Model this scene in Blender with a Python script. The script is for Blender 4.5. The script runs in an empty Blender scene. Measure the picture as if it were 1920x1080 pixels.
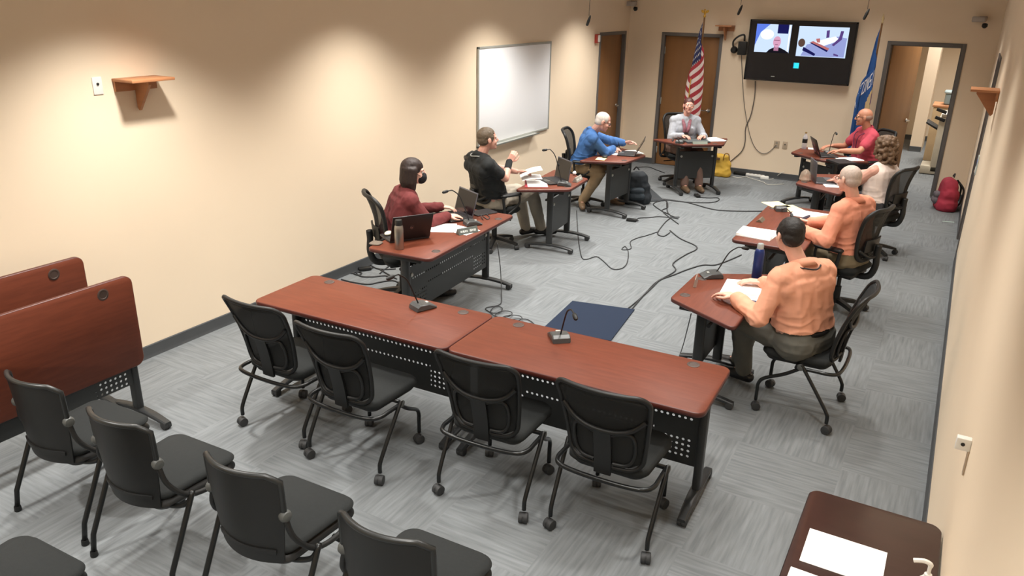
import bpy, bmesh, math, random
from mathutils import Vector, Matrix, noise
random.seed(7)
C = bpy.context.scene.collection
PI = math.pi
V = Vector

# ------------------------------------------------------------------ camera
CAM = V((5.1031, -0.8816, 2.6658)); YAW, PITCH, ROLL, FPX = -0.5136, 0.3585, 0.0201, 1452.56
FW = V((math.sin(YAW)*math.cos(PITCH), math.cos(YAW)*math.cos(PITCH), -math.sin(PITCH)))
R0 = FW.cross(V((0, 0, 1))).normalized(); U0 = R0.cross(FW)
RT = math.cos(ROLL)*R0 + math.sin(ROLL)*U0
UP = -math.sin(ROLL)*R0 + math.cos(ROLL)*U0
cd = bpy.data.cameras.new('camera'); cam = bpy.data.objects.new('camera', cd); C.objects.link(cam)
cd.sensor_width = 36; cd.lens = FPX/1920*36; cd.clip_start = .02; cd.clip_end = 100
cam.matrix_world = Matrix(((RT.x, UP.x, -FW.x, CAM.x), (RT.y, UP.y, -FW.y, CAM.y), (RT.z, UP.z, -FW.z, CAM.z), (0, 0, 0, 1)))
bpy.context.scene.camera = cam
def _ray(u, v): return FW + RT*((u-960)/FPX) - UP*((v-540)/FPX)
def Zp(u, v, z=0.0):
    d = _ray(u, v); return CAM + d*((z-CAM.z)/d.z)
def Yp(u, v, y):
    d = _ray(u, v); return CAM + d*((y-CAM.y)/d.y)
def Xp(u, v, x):
    d = _ray(u, v); return CAM + d*((x-CAM.x)/d.x)

W, L, H, Y0 = 5.357, 11.993, 3.1, -3.2      # room
TOP = .735

# ------------------------------------------------------------------ materials
def lin(c):
    return tuple((x/12.92 if x <= .04045 else ((x+.055)/1.055)**2.4) for x in (c[0]/255, c[1]/255, c[2]/255)) + (1,)
MATS = {}
def pm(name, rgb, rough=.5, metal=0, var=.06, scale=8, bump=0, bscale=60, spec=.5, stretch=None, emit=0, sheen=0):
    """procedural principled material: base colour with soft noise variation, optional bump"""
    if name in MATS: return MATS[name]
    m = bpy.data.materials.new(name); m.use_nodes = True; nt = m.node_tree; N = nt.nodes; K = nt.links
    b = N['Principled BSDF']; col = lin(rgb)
    b.inputs['Roughness'].default_value = rough; b.inputs['Metallic'].default_value = metal
    b.inputs['Specular IOR Level'].default_value = spec
    tc = N.new('ShaderNodeTexCoord'); mp = N.new('ShaderNodeMapping'); K.new(tc.outputs['Object'], mp.inputs[0])
    if stretch: mp.inputs['Scale'].default_value = stretch
    nz = N.new('ShaderNodeTexNoise'); nz.inputs['Scale'].default_value = scale; nz.inputs['Detail'].default_value = 4
    K.new(mp.outputs[0], nz.inputs['Vector'])
    cr = N.new('ShaderNodeValToRGB')
    cr.color_ramp.elements[0].position = .3; cr.color_ramp.elements[1].position = .7
    cr.color_ramp.elements[0].color = tuple(c*(1-var) for c in col[:3]) + (1,)
    cr.color_ramp.elements[1].color = tuple(min(1, c*(1+var)) for c in col[:3]) + (1,)
    K.new(nz.outputs['Fac'], cr.inputs[0]); K.new(cr.outputs[0], b.inputs['Base Color'])
    if bump:
        n2 = N.new('ShaderNodeTexNoise'); n2.inputs['Scale'].default_value = bscale; n2.inputs['Detail'].default_value = 3
        K.new(mp.outputs[0], n2.inputs['Vector'])
        bp = N.new('ShaderNodeBump'); bp.inputs['Strength'].default_value = bump; bp.inputs['Distance'].default_value = .01
        K.new(n2.outputs['Fac'], bp.inputs['Height']); K.new(bp.outputs[0], b.inputs['Normal'])
    if emit:
        K.new(cr.outputs[0], b.inputs['Emission Color']); b.inputs['Emission Strength'].default_value = emit
    if sheen: b.inputs['Sheen Weight'].default_value = sheen
    MATS[name] = m; return m
def mathn(nt, op, a, b=None, c=None):
    n = nt.nodes.new('ShaderNodeMath'); n.operation = op
    for i, x in enumerate((a, b, c)):
        if x is None: continue
        if isinstance(x, (int, float)): n.inputs[i].default_value = x
        else: nt.links.new(x, n.inputs[i])
    return n.outputs[0]
def glassy(name, rgb, alpha, rough=.4):
    """woven see-through cloth / clear plastic: partly transparent surface"""
    if name in MATS: return MATS[name]
    m = pm(name, rgb, rough); nt = m.node_tree
    b = nt.nodes['Principled BSDF']; out = nt.nodes['Material Output']
    tr = nt.nodes.new('ShaderNodeBsdfTransparent'); mx = nt.nodes.new('ShaderNodeMixShader')
    mx.inputs[0].default_value = alpha
    nt.links.new(tr.outputs[0], mx.inputs[1]); nt.links.new(b.outputs[0], mx.inputs[2]); nt.links.new(mx.outputs[0], out.inputs[0])
    return m
def emitm(name, rgb, s):
    if name in MATS: return MATS[name]
    m = bpy.data.materials.new(name); m.use_nodes = True; nt = m.node_tree
    e = nt.nodes.new('ShaderNodeEmission'); e.inputs[0].default_value = lin(rgb); e.inputs[1].default_value = s
    nt.links.new(e.outputs[0], nt.nodes['Material Output'].inputs[0]); MATS[name] = m; return m

WALL = pm('wall_paint', (240, 221, 195), .75, var=.012, scale=1.5, bump=.03, bscale=220, spec=.3)
CEIL = pm('ceiling_tile', (210, 205, 196), .9, var=.03, scale=30, bump=.1, bscale=150)
RUBBER = pm('cove_base', (72, 74, 76), .55, var=.05)
FRAME = pm('door_frame_paint', (104, 101, 99), .45, var=.03)
DOORW = pm('door_veneer', (146, 104, 64), .4, var=.12, scale=3, stretch=(1.5, 1.5, .18))
SHELFW = pm('shelf_wood', (178, 122, 82), .5, var=.1, scale=5, stretch=(1, 1, 6))
CHERRY = pm('cherry_laminate', (106, 54, 37), .5, var=.12, scale=6, stretch=(1, 9, 1), spec=.25)
CHERRY2 = pm('cherry_edge', (78, 34, 27), .4, var=.06)
ESPR = pm('espresso_laminate', (58, 38, 34), .3, var=.12, scale=5, stretch=(8, 1, 1))
ESPR2 = pm('espresso_edge', (44, 28, 28), .35)
BLK = pm('black_powder_coat', (38, 40, 41), .42, var=.05)
BLKP = pm('black_plastic', (20, 21, 21), .5, var=.05)
BLKF = pm('black_seat_fabric', (25, 28, 28), .9, var=.12, scale=60, bump=.15, bscale=500)
TUBE = pm('graphite_tube', (52, 53, 53), .28, metal=.75, var=.03)
CAST = pm('caster_rubber', (48, 49, 50), .6)
GREYP = pm('grey_plastic', (78, 80, 78), .45)
LGREY = pm('light_grey_metal', (176, 178, 172), .4, metal=.2)
CHROME = pm('brushed_steel', (200, 200, 198), .25, metal=1, var=.04)
MESHB = glassy('chair_mesh', (24, 26, 26), .86, .8)
MESHT = glassy('task_chair_mesh', (46, 46, 44), .62, .8)
PAPER = pm('white_paper', (246, 245, 243), .8, var=.01)
PAPERT = pm('printed_paper', (240, 240, 240), .8, var=.02)
CREAMP = pm('cream_paper', (244, 232, 176), .8, var=.02)
WHITEP = pm('white_plastic', (232, 230, 224), .45, var=.02)
NAVYMAT = pm('navy_mat', (17, 33, 56), .95, var=.1, scale=120, bump=.3, bscale=400)
GREYMAT = pm('slate_mat', (54, 58, 62), .95, var=.1, scale=120, bump=.3, bscale=400)
CABLE = pm('cable_rubber', (44, 45, 47), .55)
CABLEG = pm('grey_cable_rubber', (96, 90, 86), .6)
CABLEW = pm('white_cable_rubber', (214, 212, 202), .6)
GOLD = pm('gold_trim', (206, 160, 62), .35, metal=.4)
BRASS = pm('brass', (196, 164, 96), .3, metal=.9)
FLESH = {}

def carpet():
    m = bpy.data.materials.new('carpet_tile'); m.use_nodes = True; nt = m.node_tree; N = nt.nodes; K = nt.links
    b = N['Principled BSDF']; b.inputs['Roughness'].default_value = .95; b.inputs['Specular IOR Level'].default_value = .2
    tc = N.new('ShaderNodeTexCoord'); sp = N.new('ShaderNodeSeparateXYZ'); K.new(tc.outputs['Object'], sp.inputs[0])
    T = .61
    fx = mathn(nt, 'FLOOR', mathn(nt, 'DIVIDE', sp.outputs[0], T)); fy = mathn(nt, 'FLOOR', mathn(nt, 'DIVIDE', sp.outputs[1], T))
    par = mathn(nt, 'MODULO', mathn(nt, 'ABSOLUTE', mathn(nt, 'ADD', fx, fy)), 2)
    def streak(sx, sy, seed, sc):
        cb = N.new('ShaderNodeCombineXYZ')
        K.new(mathn(nt, 'ADD', mathn(nt, 'MULTIPLY', sp.outputs[0], sx), mathn(nt, 'MULTIPLY', fy, 3.7)), cb.inputs[0])
        K.new(mathn(nt, 'ADD', mathn(nt, 'MULTIPLY', sp.outputs[1], sy), mathn(nt, 'MULTIPLY', fx, 5.3)), cb.inputs[1])
        cb.inputs[2].default_value = seed
        nz = N.new('ShaderNodeTexNoise'); nz.inputs['Scale'].default_value = sc; nz.inputs['Detail'].default_value = 2.5
        K.new(cb.outputs[0], nz.inputs['Vector']); return nz.outputs['Fac']
    a = streak(1.2, 16, 1, 3.2); c = streak(16, 1.2, 4, 3.2)
    mx = N.new('ShaderNodeMix'); mx.data_type = 'FLOAT'; K.new(par, mx.inputs[0]); K.new(a, mx.inputs[2]); K.new(c, mx.inputs[3])
    cb = N.new('ShaderNodeCombineXYZ'); K.new(fx, cb.inputs[0]); K.new(fy, cb.inputs[1])
    wn = N.new('ShaderNodeTexWhiteNoise'); K.new(cb.outputs[0], wn.inputs['Vector'])
    f = mathn(nt, 'ADD', mx.outputs[0], mathn(nt, 'MULTIPLY', mathn(nt, 'SUBTRACT', wn.outputs['Value'], .5), .06))
    cr = N.new('ShaderNodeValToRGB'); e = cr.color_ramp.elements
    e[0].position = .12; e[0].color = lin((98, 101, 104)); e[1].position = .9; e[1].color = lin((134, 138, 141))
    x = cr.color_ramp.elements.new(.5); x.color = lin((118, 122, 124))
    K.new(f, cr.inputs[0]); K.new(cr.outputs[0], b.inputs['Base Color'])
    nz = N.new('ShaderNodeTexNoise'); nz.inputs['Scale'].default_value = 350; K.new(tc.outputs['Object'], nz.inputs['Vector'])
    bp = N.new('ShaderNodeBump'); bp.inputs['Strength'].default_value = .25; bp.inputs['Distance'].default_value = .004
    K.new(nz.outputs['Fac'], bp.inputs['Height']); K.new(bp.outputs[0], b.inputs['Normal'])
    return m
CARPET = carpet()

def perforated(name, half):
    """dark sheet metal with punched rows of round holes (object x, z coordinates)"""
    m = pm(name, (42, 44, 44), .45); nt = m.node_tree; N = nt.nodes; K = nt.links
    tc = N.new('ShaderNodeTexCoord'); sp = N.new('ShaderNodeSeparateXYZ'); K.new(tc.outputs['Object'], sp.inputs[0])
    P = .034
    x, z = sp.outputs[0], sp.outputs[2]
    fx = mathn(nt, 'SUBTRACT', mathn(nt, 'FRACT', mathn(nt, 'DIVIDE', mathn(nt, 'ADD', x, 10), P)), .5)
    fz = mathn(nt, 'SUBTRACT', mathn(nt, 'FRACT', mathn(nt, 'DIVIDE', z, P)), .5)
    r = mathn(nt, 'SQRT', mathn(nt, 'ADD', mathn(nt, 'MULTIPLY', fx, fx), mathn(nt, 'MULTIPLY', fz, fz)))
    hole = mathn(nt, 'LESS_THAN', r, .25)
    row = mathn(nt, 'FLOOR', mathn(nt, 'DIVIDE', z, P))
    top = mathn(nt, 'COMPARE', row, 14, .1); mid = mathn(nt, 'COMPARE', row, 11, .1)
    low = mathn(nt, 'MULTIPLY', mathn(nt, 'GREATER_THAN', row, 6.5), mathn(nt, 'LESS_THAN', row, 10.5))
    ax = mathn(nt, 'ABSOLUTE', x)
    end = mathn(nt, 'MULTIPLY', mathn(nt, 'GREATER_THAN', ax, half-.28), mathn(nt, 'LESS_THAN', ax, half-.05))
    inn = mathn(nt, 'LESS_THAN', ax, half-.05)
    mask = mathn(nt, 'MAXIMUM', mathn(nt, 'MULTIPLY', top, inn), mathn(nt, 'MULTIPLY', low, end))
    mask = mathn(nt, 'MAXIMUM', mask, mathn(nt, 'MULTIPLY', mid, mathn(nt, 'LESS_THAN', ax, half-.28)))
    fac = mathn(nt, 'MULTIPLY', hole, mask)
    b = N['Principled BSDF']; tr = N.new('ShaderNodeBsdfTransparent'); mx = N.new('ShaderNodeMixShader')
    K.new(fac, mx.inputs[0]); K.new(b.outputs[0], mx.inputs[1]); K.new(tr.outputs[0], mx.inputs[2])
    K.new(mx.outputs[0], N['Material Output'].inputs[0]); return m
PERF = perforated('perforated_steel', .70); PERFS = pm('panel_steel', (44, 46, 46), .45)

# ------------------------------------------------------------------ mesh builder
def smooth_path(pts, n=6, closed=False):
    pts = [V(p) for p in pts]; out = []; m = len(pts)
    if m < 3 or n <= 1: return pts
    rng = m if closed else m-1
    for i in range(rng):
        g = lambda k: pts[k % m] if closed else pts[max(0, min(m-1, k))]
        p0, p1, p2, p3 = g(i-1), g(i), g(i+1), g(i+2)
        for k in range(n):
            t = k/n; t2 = t*t; t3 = t2*t
            out.append(.5*((2*p1)+(-p0+p2)*t+(2*p0-5*p1+4*p2-p3)*t2+(-p0+3*p1-3*p2+p3)*t3))
    if not closed: out.append(pts[-1])
    return out
def round_poly(pts, r, seg=6):
    out = []; n = len(pts)
    for i in range(n):
        p, a, b = V(pts[i]), V(pts[i-1]), V(pts[(i+1) % n])
        u = (a-p).normalized(); w = (b-p).normalized(); ang = u.angle(w)
        rr = r[i] if isinstance(r, (list, tuple)) else r
        d = min(rr/math.tan(ang/2), (a-p).length*.49, (b-p).length*.49); rr = d*math.tan(ang/2)
        c = p + (u+w).normalized()*(rr/math.sin(ang/2))
        s = p+u*d-c; e = p+w*d-c
        a0 = math.atan2(s.y, s.x); a1 = math.atan2(e.y, e.x); da = a1-a0
        while da > PI: da -= 2*PI
        while da < -PI: da += 2*PI
        for k in range(seg+1):
            t = a0+da*k/seg; out.append(V((c.x+rr*math.cos(t), c.y+rr*math.sin(t))))
    return out
def rect2(w, d, cx=0, cy=0): return [(cx-w/2, cy-d/2), (cx+w/2, cy-d/2), (cx+w/2, cy+d/2), (cx-w/2, cy+d/2)]

class MB:
    def __init__(s): s.bm = bmesh.new(); s.mi = 0
    def _f(s, vs):
        try: f = s.bm.faces.new(vs); f.material_index = s.mi; f.smooth = True; return f
        except ValueError: return None
    def box(s, c, size, bev=.0, rot=None):
        x, y, z = (a/2 for a in size); n0 = len(s.bm.verts)
        bev = min(bev, x*.9, y*.9, z*.9)
        if bev <= 0:
            vs = [s.bm.verts.new(V((sx*x, sy*y, sz*z))) for sx in (-1, 1) for sy in (-1, 1) for sz in (-1, 1)]
            for q in ((0, 1, 3, 2), (4, 6, 7, 5), (0, 4, 5, 1), (2, 3, 7, 6), (0, 2, 6, 4), (1, 5, 7, 3)): s._f([vs[i] for i in q])
        else:
            t = MB(); t.mi = s.mi
            bmesh.ops.create_cube(t.bm, size=1)
            for v in t.bm.verts: v.co = V((v.co.x*2*x, v.co.y*2*y, v.co.z*2*z))
            bmesh.ops.bevel(t.bm, geom=t.bm.edges[:], offset=bev, segments=2, affect='EDGES', profile=.5)
            vs = s.merge(t)
        M = (rot.to_4x4() if rot is not None else Matrix())
        for v in vs: v.co = (M @ v.co) + V(c)
        return s
    def merge(s, t):
        mp = {v: s.bm.verts.new(v.co) for v in t.bm.verts}
        for f in t.bm.faces: s._f([mp[v] for v in f.verts])
        t.bm.free(); return list(mp.values())
    def ring(s, pts): return [s.bm.verts.new(p) for p in pts]
    def bridge(s, a, b, closed=True):
        n = len(a)
        for i in range(n if closed else n-1): s._f([a[i], a[(i+1) % n], b[(i+1) % n], b[i]])
    def loft(s, rings, cap=True):
        rs = [s.ring(r) for r in rings]
        for a, b in zip(rs, rs[1:]): s.bridge(a, b)
        if cap: s._f(rs[0][::-1]); s._f(rs[-1])
        return s
    def tube(s, pts, r, seg=8, cap=True, closed=False):
        pts = [V(p) for p in pts]; n = len(pts); rings = []
        t0 = (pts[1]-pts[0]).normalized(); up = V((0, 0, 1)) if abs(t0.z) < .9 else V((1, 0, 0))
        x = t0.cross(up).normalized()
        for i, p in enumerate(pts):
            if closed: t = (pts[(i+1) % n]-pts[i-1]).normalized()
            else: t = ((pts[min(i+1, n-1)]-pts[max(i-1, 0)])).normalized()
            x = (x-t*x.dot(t)).normalized(); y = t.cross(x)
            rr = r[i] if isinstance(r, (list, tuple)) else r
            rings.append(s.ring([p+(x*math.cos(2*PI*k/seg)+y*math.sin(2*PI*k/seg))*rr for k in range(seg)]))
        for a, b in zip(rings, rings[1:]): s.bridge(a, b)
        if closed: s.bridge(rings[-1], rings[0])
        elif cap: s._f(rings[0][::-1]); s._f(rings[-1])
        return s
    def lathe(s, prof, c=(0, 0, 0), seg=24, axis=None):
        M = Matrix()
        if axis is not None: M = V((0, 0, 1)).rotation_difference(V(axis).normalized()).to_matrix().to_4x4()
        rings = [s.ring([(M @ V((max(r, 1e-4)*math.cos(2*PI*k/seg), max(r, 1e-4)*math.sin(2*PI*k/seg), z)))+V(c) for k in range(seg)]) for r, z in prof]
        for a, b in zip(rings, rings[1:]): s.bridge(a, b)
        s._f(rings[0][::-1]); s._f(rings[-1]); return s
    def ell(s, c, r, M=None, u=16, v=10):
        c = V(c); M = M or Matrix.Identity(3); rings = []
        r = (r, r, r) if isinstance(r, (int, float)) else r
        for i in range(1, v):
            a = PI*i/v
            rings.append(s.ring([c+M @ V((r[0]*math.sin(a)*math.cos(2*PI*k/u), r[1]*math.sin(a)*math.sin(2*PI*k/u), -r[2]*math.cos(a))) for k in range(u)]))
        b = s.bm.verts.new(c+M @ V((0, 0, -r[2]))); t = s.bm.verts.new(c+M @ V((0, 0, r[2])))
        for x, y in zip(rings, rings[1:]): s.bridge(x, y)
        for k in range(u): s._f([b, rings[0][(k+1) % u], rings[0][k]]); s._f([t, rings[-1][k], rings[-1][(k+1) % u]])
        return s
    def cap(s, a, b, ra, rb=None, seg=12):
        """tapered capsule"""
        a, b = V(a), V(b); rb = ra if rb is None else rb; d = b-a
        if d.length < 1e-5: return s.ell(a, ra)
        t = d.normalized(); up = V((0, 0, 1)) if abs(t.z) < .9 else V((1, 0, 0)); x = t.cross(up).normalized(); y = t.cross(x)
        R = []
        for base, r, angs in ((a, ra, (-80, -55, -28, 0)), (b, rb, (0, 28, 55, 80))):
            for g in angs:
                g = math.radians(g); R.append([base+t*(r*math.sin(g))+(x*math.cos(2*PI*k/seg)+y*math.sin(2*PI*k/seg))*(r*math.cos(g)) for k in range(seg)])
        return s.loft(R)
    def prism(s, poly, z0, z1, bev=0, M=None, edge_mi=None):
        P = [V((p[0], p[1])) for p in poly]; n = len(P)
        ar = sum(P[i].x*P[(i+1) % n].y-P[(i+1) % n].x*P[i].y for i in range(n))
        if ar < 0: P.reverse()
        def off(d):
            o = []
            for i in range(n):
                t = (P[(i+1) % n]-P[i-1]); t = t.normalized() if t.length > 1e-9 else V((1, 0)); o.append(P[i]+V((-t.y, t.x))*d)
            return o
        lv = [(z0, bev), (z0+bev, 0), (z1-bev, 0), (z1, bev)] if bev else [(z0, 0), (z1, 0)]
        M = M or Matrix(); rs = [s.ring([M @ V((p.x, p.y, z)) for p in off(d)]) for z, d in lv]
        m0 = s.mi
        if edge_mi is not None: s.mi = edge_mi
        for a, b in zip(rs, rs[1:]): s.bridge(a, b)
        f = s._f(rs[0][::-1]); s.mi = m0; f = s._f(rs[-1])
        return s
    def grid(s, fn, nu, nv, mat=None):
        g = [[s.bm.verts.new(fn(i/nu, j/nv)) for j in range(nv+1)] for i in range(nu+1)]
        for i in range(nu):
            for j in range(nv):
                if mat: s.mi = mat((i+.5)/nu, (j+.5)/nv)
                s._f([g[i][j], g[i+1][j], g[i+1][j+1], g[i][j+1]])
        return s
    def shell(s, fn, nu, nv, th):
        """two-sided sheet with thickness along its normal"""
        e = 1e-3
        def nrm(u, v):
            du = V(fn(min(u+e, 1), v))-V(fn(max(u-e, 0), v)); dv = V(fn(u, min(v+e, 1)))-V(fn(u, max(v-e, 0)))
            return du.cross(dv).normalized()
        A = [[s.bm.verts.new(V(fn(i/nu, j/nv))+nrm(i/nu, j/nv)*th/2) for j in range(nv+1)] for i in range(nu+1)]
        B = [[s.bm.verts.new(V(fn(i/nu, j/nv))-nrm(i/nu, j/nv)*th/2) for j in range(nv+1)] for i in range(nu+1)]
        for i in range(nu):
            for j in range(nv):
                s._f([A[i][j], A[i+1][j], A[i+1][j+1], A[i][j+1]]); s._f([B[i][j], B[i][j+1], B[i+1][j+1], B[i+1][j]])
        for i in range(nu):
            s._f([A[i][0], B[i][0], B[i+1][0], A[i+1][0]]); s._f([A[i][nv], A[i+1][nv], B[i+1][nv], B[i][nv]])
        for j in range(nv):
            s._f([A[0][j], A[0][j+1], B[0][j+1], B[0][j]]); s._f([A[nu][j], B[nu][j], B[nu][j+1], A[nu][j+1]])
        return s
    def xf(s, M):
        for v in s.bm.verts: v.co = M @ v.co
        return s
    def build(s, name, mats, parent=None, loc=None, sharp=40):
        me = bpy.data.meshes.new(name); bmesh.ops.recalc_face_normals(s.bm, faces=s.bm.faces[:])
        s.bm.to_mesh(me); s.bm.free()
        for m in (mats if isinstance(mats, (list, tuple)) else [mats]): me.materials.append(m)
        if sharp: me.set_sharp_from_angle(angle=math.radians(sharp))
        o = bpy.data.objects.new(name, me); C.objects.link(o)
        if parent is not None: o.parent = parent
        if loc is not None: o.location = loc
        return o

def tag(o, label, cat, group=None, kind=None):
    o['label'] = label; o['category'] = cat
    if group: o['group'] = group
    if kind: o['kind'] = kind
    return o
def thing(name, label, cat, loc=(0, 0, 0), rz=0, group=None):
    o = bpy.data.objects.new(name, None); o.empty_display_size = .1; C.objects.link(o); o.location = loc; o.rotation_euler = (0, 0, rz)
    return tag(o, label, cat, group)
def struct(name, mb, m, **k):
    o = mb.build(name, m, **k); o['kind'] = 'structure'; return o
def dup(root, loc, rz, label, group=None):
    r = root.copy(); C.objects.link(r); r.location = loc; r.rotation_euler = (0, 0, rz); r['label'] = label
    if group: r['group'] = group
    for ch in list(root.children):
        c = ch.copy(); C.objects.link(c); c.parent = r
        for g in list(ch.children):
            d = g.copy(); C.objects.link(d); d.parent = c
    return r
def yaw(f): return math.atan2(-f[0], f[1])       # rotation that turns local +y into direction f

# ------------------------------------------------------------------ the room
WT = .15
struct('floor', MB().box((W/2+.2, (Y0+18)/2, -.05), (W+3.6, 18-Y0, .1)), CARPET)
struct('ceiling', MB().box((W/2, (Y0+L)/2, H+.05), (W, L-Y0, .1)), CEIL)
DH = 2.185; FRW = .052                                         # door frames
D1 = (10.777, 11.864); D2 = (.583, 1.597); D3 = (3.988, 4.995); D4 = (8.75, 9.78)
def wall_holes(axis, fixed, a0, a1, holes, side):
    """wall slab with door-high openings; axis 'x' = plane x const, runs along y"""
    mb = MB(); cuts = sorted(holes); cur = a0; parts = []
    for h0, h1, top in cuts:
        parts.append((cur, h0, 0, H)); parts.append((h0, h1, top, H)); cur = h1
    parts.append((cur, a1, 0, H))
    for p0, p1, z0, z1 in parts:
        c = ((p0+p1)/2, (z0+z1)/2); sz = (p1-p0, z1-z0)
        if axis == 'x': mb.box((fixed+side*WT/2, c[0], c[1]), (WT, sz[0], sz[1]))
        else: mb.box((c[0], fixed+side*WT/2, c[1]), (sz[0], WT, sz[1]))
    return mb
i = FRW-.006
struct('wall_left', wall_holes('x', 0, Y0-.15, L+.15, [(D1[0]+i, D1[1]-i, DH-i)], -1), WALL, sharp=30)
struct('wall_right', wall_holes('x', W, Y0-.15, L+.15, [(D4[0]+i, D4[1]-i, DH-i)], 1), WALL, sharp=30)
struct('wall_back', wall_holes('y', L, 0, W, [(D2[0]+i, D2[1]-i, DH-i), (D3[0]+i, D3[1]-i, DH-i)], 1), WALL, sharp=30)
struct('wall_front', MB().box((W/2, Y0-.075, H/2), (W, .15, H)), WALL)
BH, BT = .102, .009
def base(name, segs):
    mb = MB()
    for (x0, y0), (x1, y1), n in segs:
        prof = [(0, 0), (BT+.006, 0), (BT+.002, .012), (BT, .03), (BT, BH-.006), (BT-.004, BH), (0, BH)]
        a = [V((x0+n[0]*p, y0+n[1]*p, z)) for p, z in prof]; b = [V((x1+n[0]*p, y1+n[1]*p, z)) for p, z in prof]
        mb.loft([a, b])
    return struct(name, mb, RUBBER, sharp=30)
base('baseboard_left', [((0, Y0), (0, D1[0]), (1, 0)), ((0, D1[1]), (0, L), (1, 0))])
base('baseboard_right', [((W, Y0), (W, D4[0]), (-1, 0)), ((W, D4[1]), (W, L), (-1, 0))])
base('baseboard_back', [((0, L), (D2[0], L), (0, -1)), ((D2[1], L), (D3[0], L), (0, -1)), ((D3[1], L), (W, L), (0, -1))])

def door(name, origin, ang, w, leaf_ang=0, hinge=-1, lever=True):
    """hollow-metal frame with a wood leaf. local: x along the wall, +y into the wall, room side at y=0"""
    root = bpy.data.objects.new(name, None); C.objects.link(root); root.location = origin; root.rotation_euler = (0, 0, ang); root['kind'] = 'structure'
    f = MB(); D = WT+.012
    for sx in (-1, 1):
        f.box((sx*(w/2-FRW/2), D/2-.012, DH/2), (FRW, D+.0, DH), .003)
        f.box((sx*(w/2-FRW-.007), .115, (DH-FRW)/2), (.014, .03, DH-FRW))
    f.box((0, D/2-.012, DH-FRW/2), (w-2*FRW+.002, D, FRW), .003)
    f.box((0, .115, DH-FRW-.007), (w-2*FRW, .03, .014))
    f.build('door_frame', FRAME, root, sharp=30)
    lw = w-2*FRW-.008; lh = DH-FRW-.014
    leaf = MB().box((-hinge*lw/2, 0, lh/2+.008), (lw, .044, lh), .002).build('door_leaf', DOORW, root, sharp=30)
    leaf.location = (hinge*lw/2, .07 if leaf_ang == 0 else WT-.02, 0); leaf.rotation_euler = (0, 0, leaf_ang)
    kx = -hinge*(lw-.07)
    hd = MB()
    for sy in (-1, 1):
        hd.lathe([(.03, 0), (.032, .004), (.03, .008), (.012, .012), (.012, .05)], (kx, sy*.022, .98), 16, (0, sy, 0))
        hd.tube(smooth_path([(kx, sy*.068, .98), (kx+hinge*.03, sy*.076, .98), (kx+hinge*.12, sy*.074, .978)], 4), .01, 10)
    hd.build('lever_handle', CHROME, leaf)
    hg = MB()
    for z in (.25, 1.08, 1.9): hg.box((hinge*.001, -.026*(1 if leaf_ang == 0 else -1), z), (.02, .014, .11), .003)
    hg.build('hinge', LGREY, leaf)
    return root
door('door_1', (0, (D1[0]+D1[1])/2, 0), PI/2, D1[1]-D1[0], 0, -1)
door('door_2', ((D2[0]+D2[1])/2, L, 0), 0, D2[1]-D2[0], 0, -1)
door('door_3', ((D3[0]+D3[1])/2, L, 0), 0, D3[1]-D3[0], math.radians(68), -1)
door('door_4', (W, (D4[0]+D4[1])/2, 0), -PI/2, D4[1]-D4[0], 0, -1)

# beyond the open door: a copier room
struct('wall_copier_room_left', MB().box((3.3, (L+18)/2+.15, H/2), (.1, 18-L, H)), WALL)
struct('wall_copier_room_right', MB().box((6.3, (L+18)/2+.15, H/2), (.1, 18-L, H)), WALL)
struct('wall_copier_room_far', MB().box((4.8, 17.75, H/2), (3.0, .1, H)), WALL)
struct('ceiling_copier_room', MB().box((4.8, (L+18)/2+.15, H+.05), (3.2, 18-L, .1)), CEIL)
struct('wall_copier_room_stub', MB().box((4.455, 16.6, H/2), (.21, .9, H)), WALL)
base('baseboard_copier_room', [((4.35, 16.15), (4.56, 16.15), (0, -1)), ((3.35, 17.7), (6.25, 17.7), (0, -1))])
cp = thing('photocopier', 'pale grey floor-standing photocopier seen through the open doorway', 'photocopier', (5.02, 14.1, 0))
m = MB(); m.box((.02, .05, .5), (.46, .6, .92), .02); m.box((-.18, -.0, .08), (.34, .5, .14), .02); m.build('body', pm('copier_shell', (196, 188, 170), .5), cp)
m = MB(); m.box((-.26, 0, .78), (.3, .42, .03), .008, Matrix.Rotation(math.radians(28), 3, 'Y')); m.build('output_tray', BLKP, cp)
for z in (.93, 1.06): MB().box((-.2, -.26, z), (.16, .04, .05), .005, Matrix.Rotation(math.radians(18), 3, 'Y')).build('paper_slot', BLKP, cp)
MB().box((.03, .05, .985), (.44, .58, .05), .015).build('lid', pm('copier_lid', (214, 210, 200), .5), cp)
m = MB()
for sx in (-.28, .2): m.ell((sx, -.2, .03), .03)
m.build('wheel', BLKP, cp)
cb = thing('storage_cabinet', 'tan storage cabinet with wood top behind the photocopier', 'cabinet', (5.05, 15.2, 0))
MB().box((0, 0, .53), (.78, .6, .94), .006).build('body', pm('cabinet_tan', (186, 160, 124), .5), cp if False else cb)
MB().box((0, 0, .03), (.74, .56, .06)).build('plinth', BLKP, cb)
MB().box((0, 0, 1.02), (.82, .64, .035), .006).build('top', SHELFW, cb)
bin_ = thing('plastic_bin', 'blue-grey plastic bin sitting on the tan cabinet', 'bin', (5.05, 15.2, 1.0385))
MB().prism(round_poly(rect2(.5, .36), .06), 0, .2, .02).build('body', pm('bin_plastic', (128, 146, 150), .4), bin_)
MB().prism(round_poly(rect2(.54, .4), .07), .19, .23, .01).build('lid', pm('bin_lid', (146, 160, 162), .4), bin_)

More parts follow.
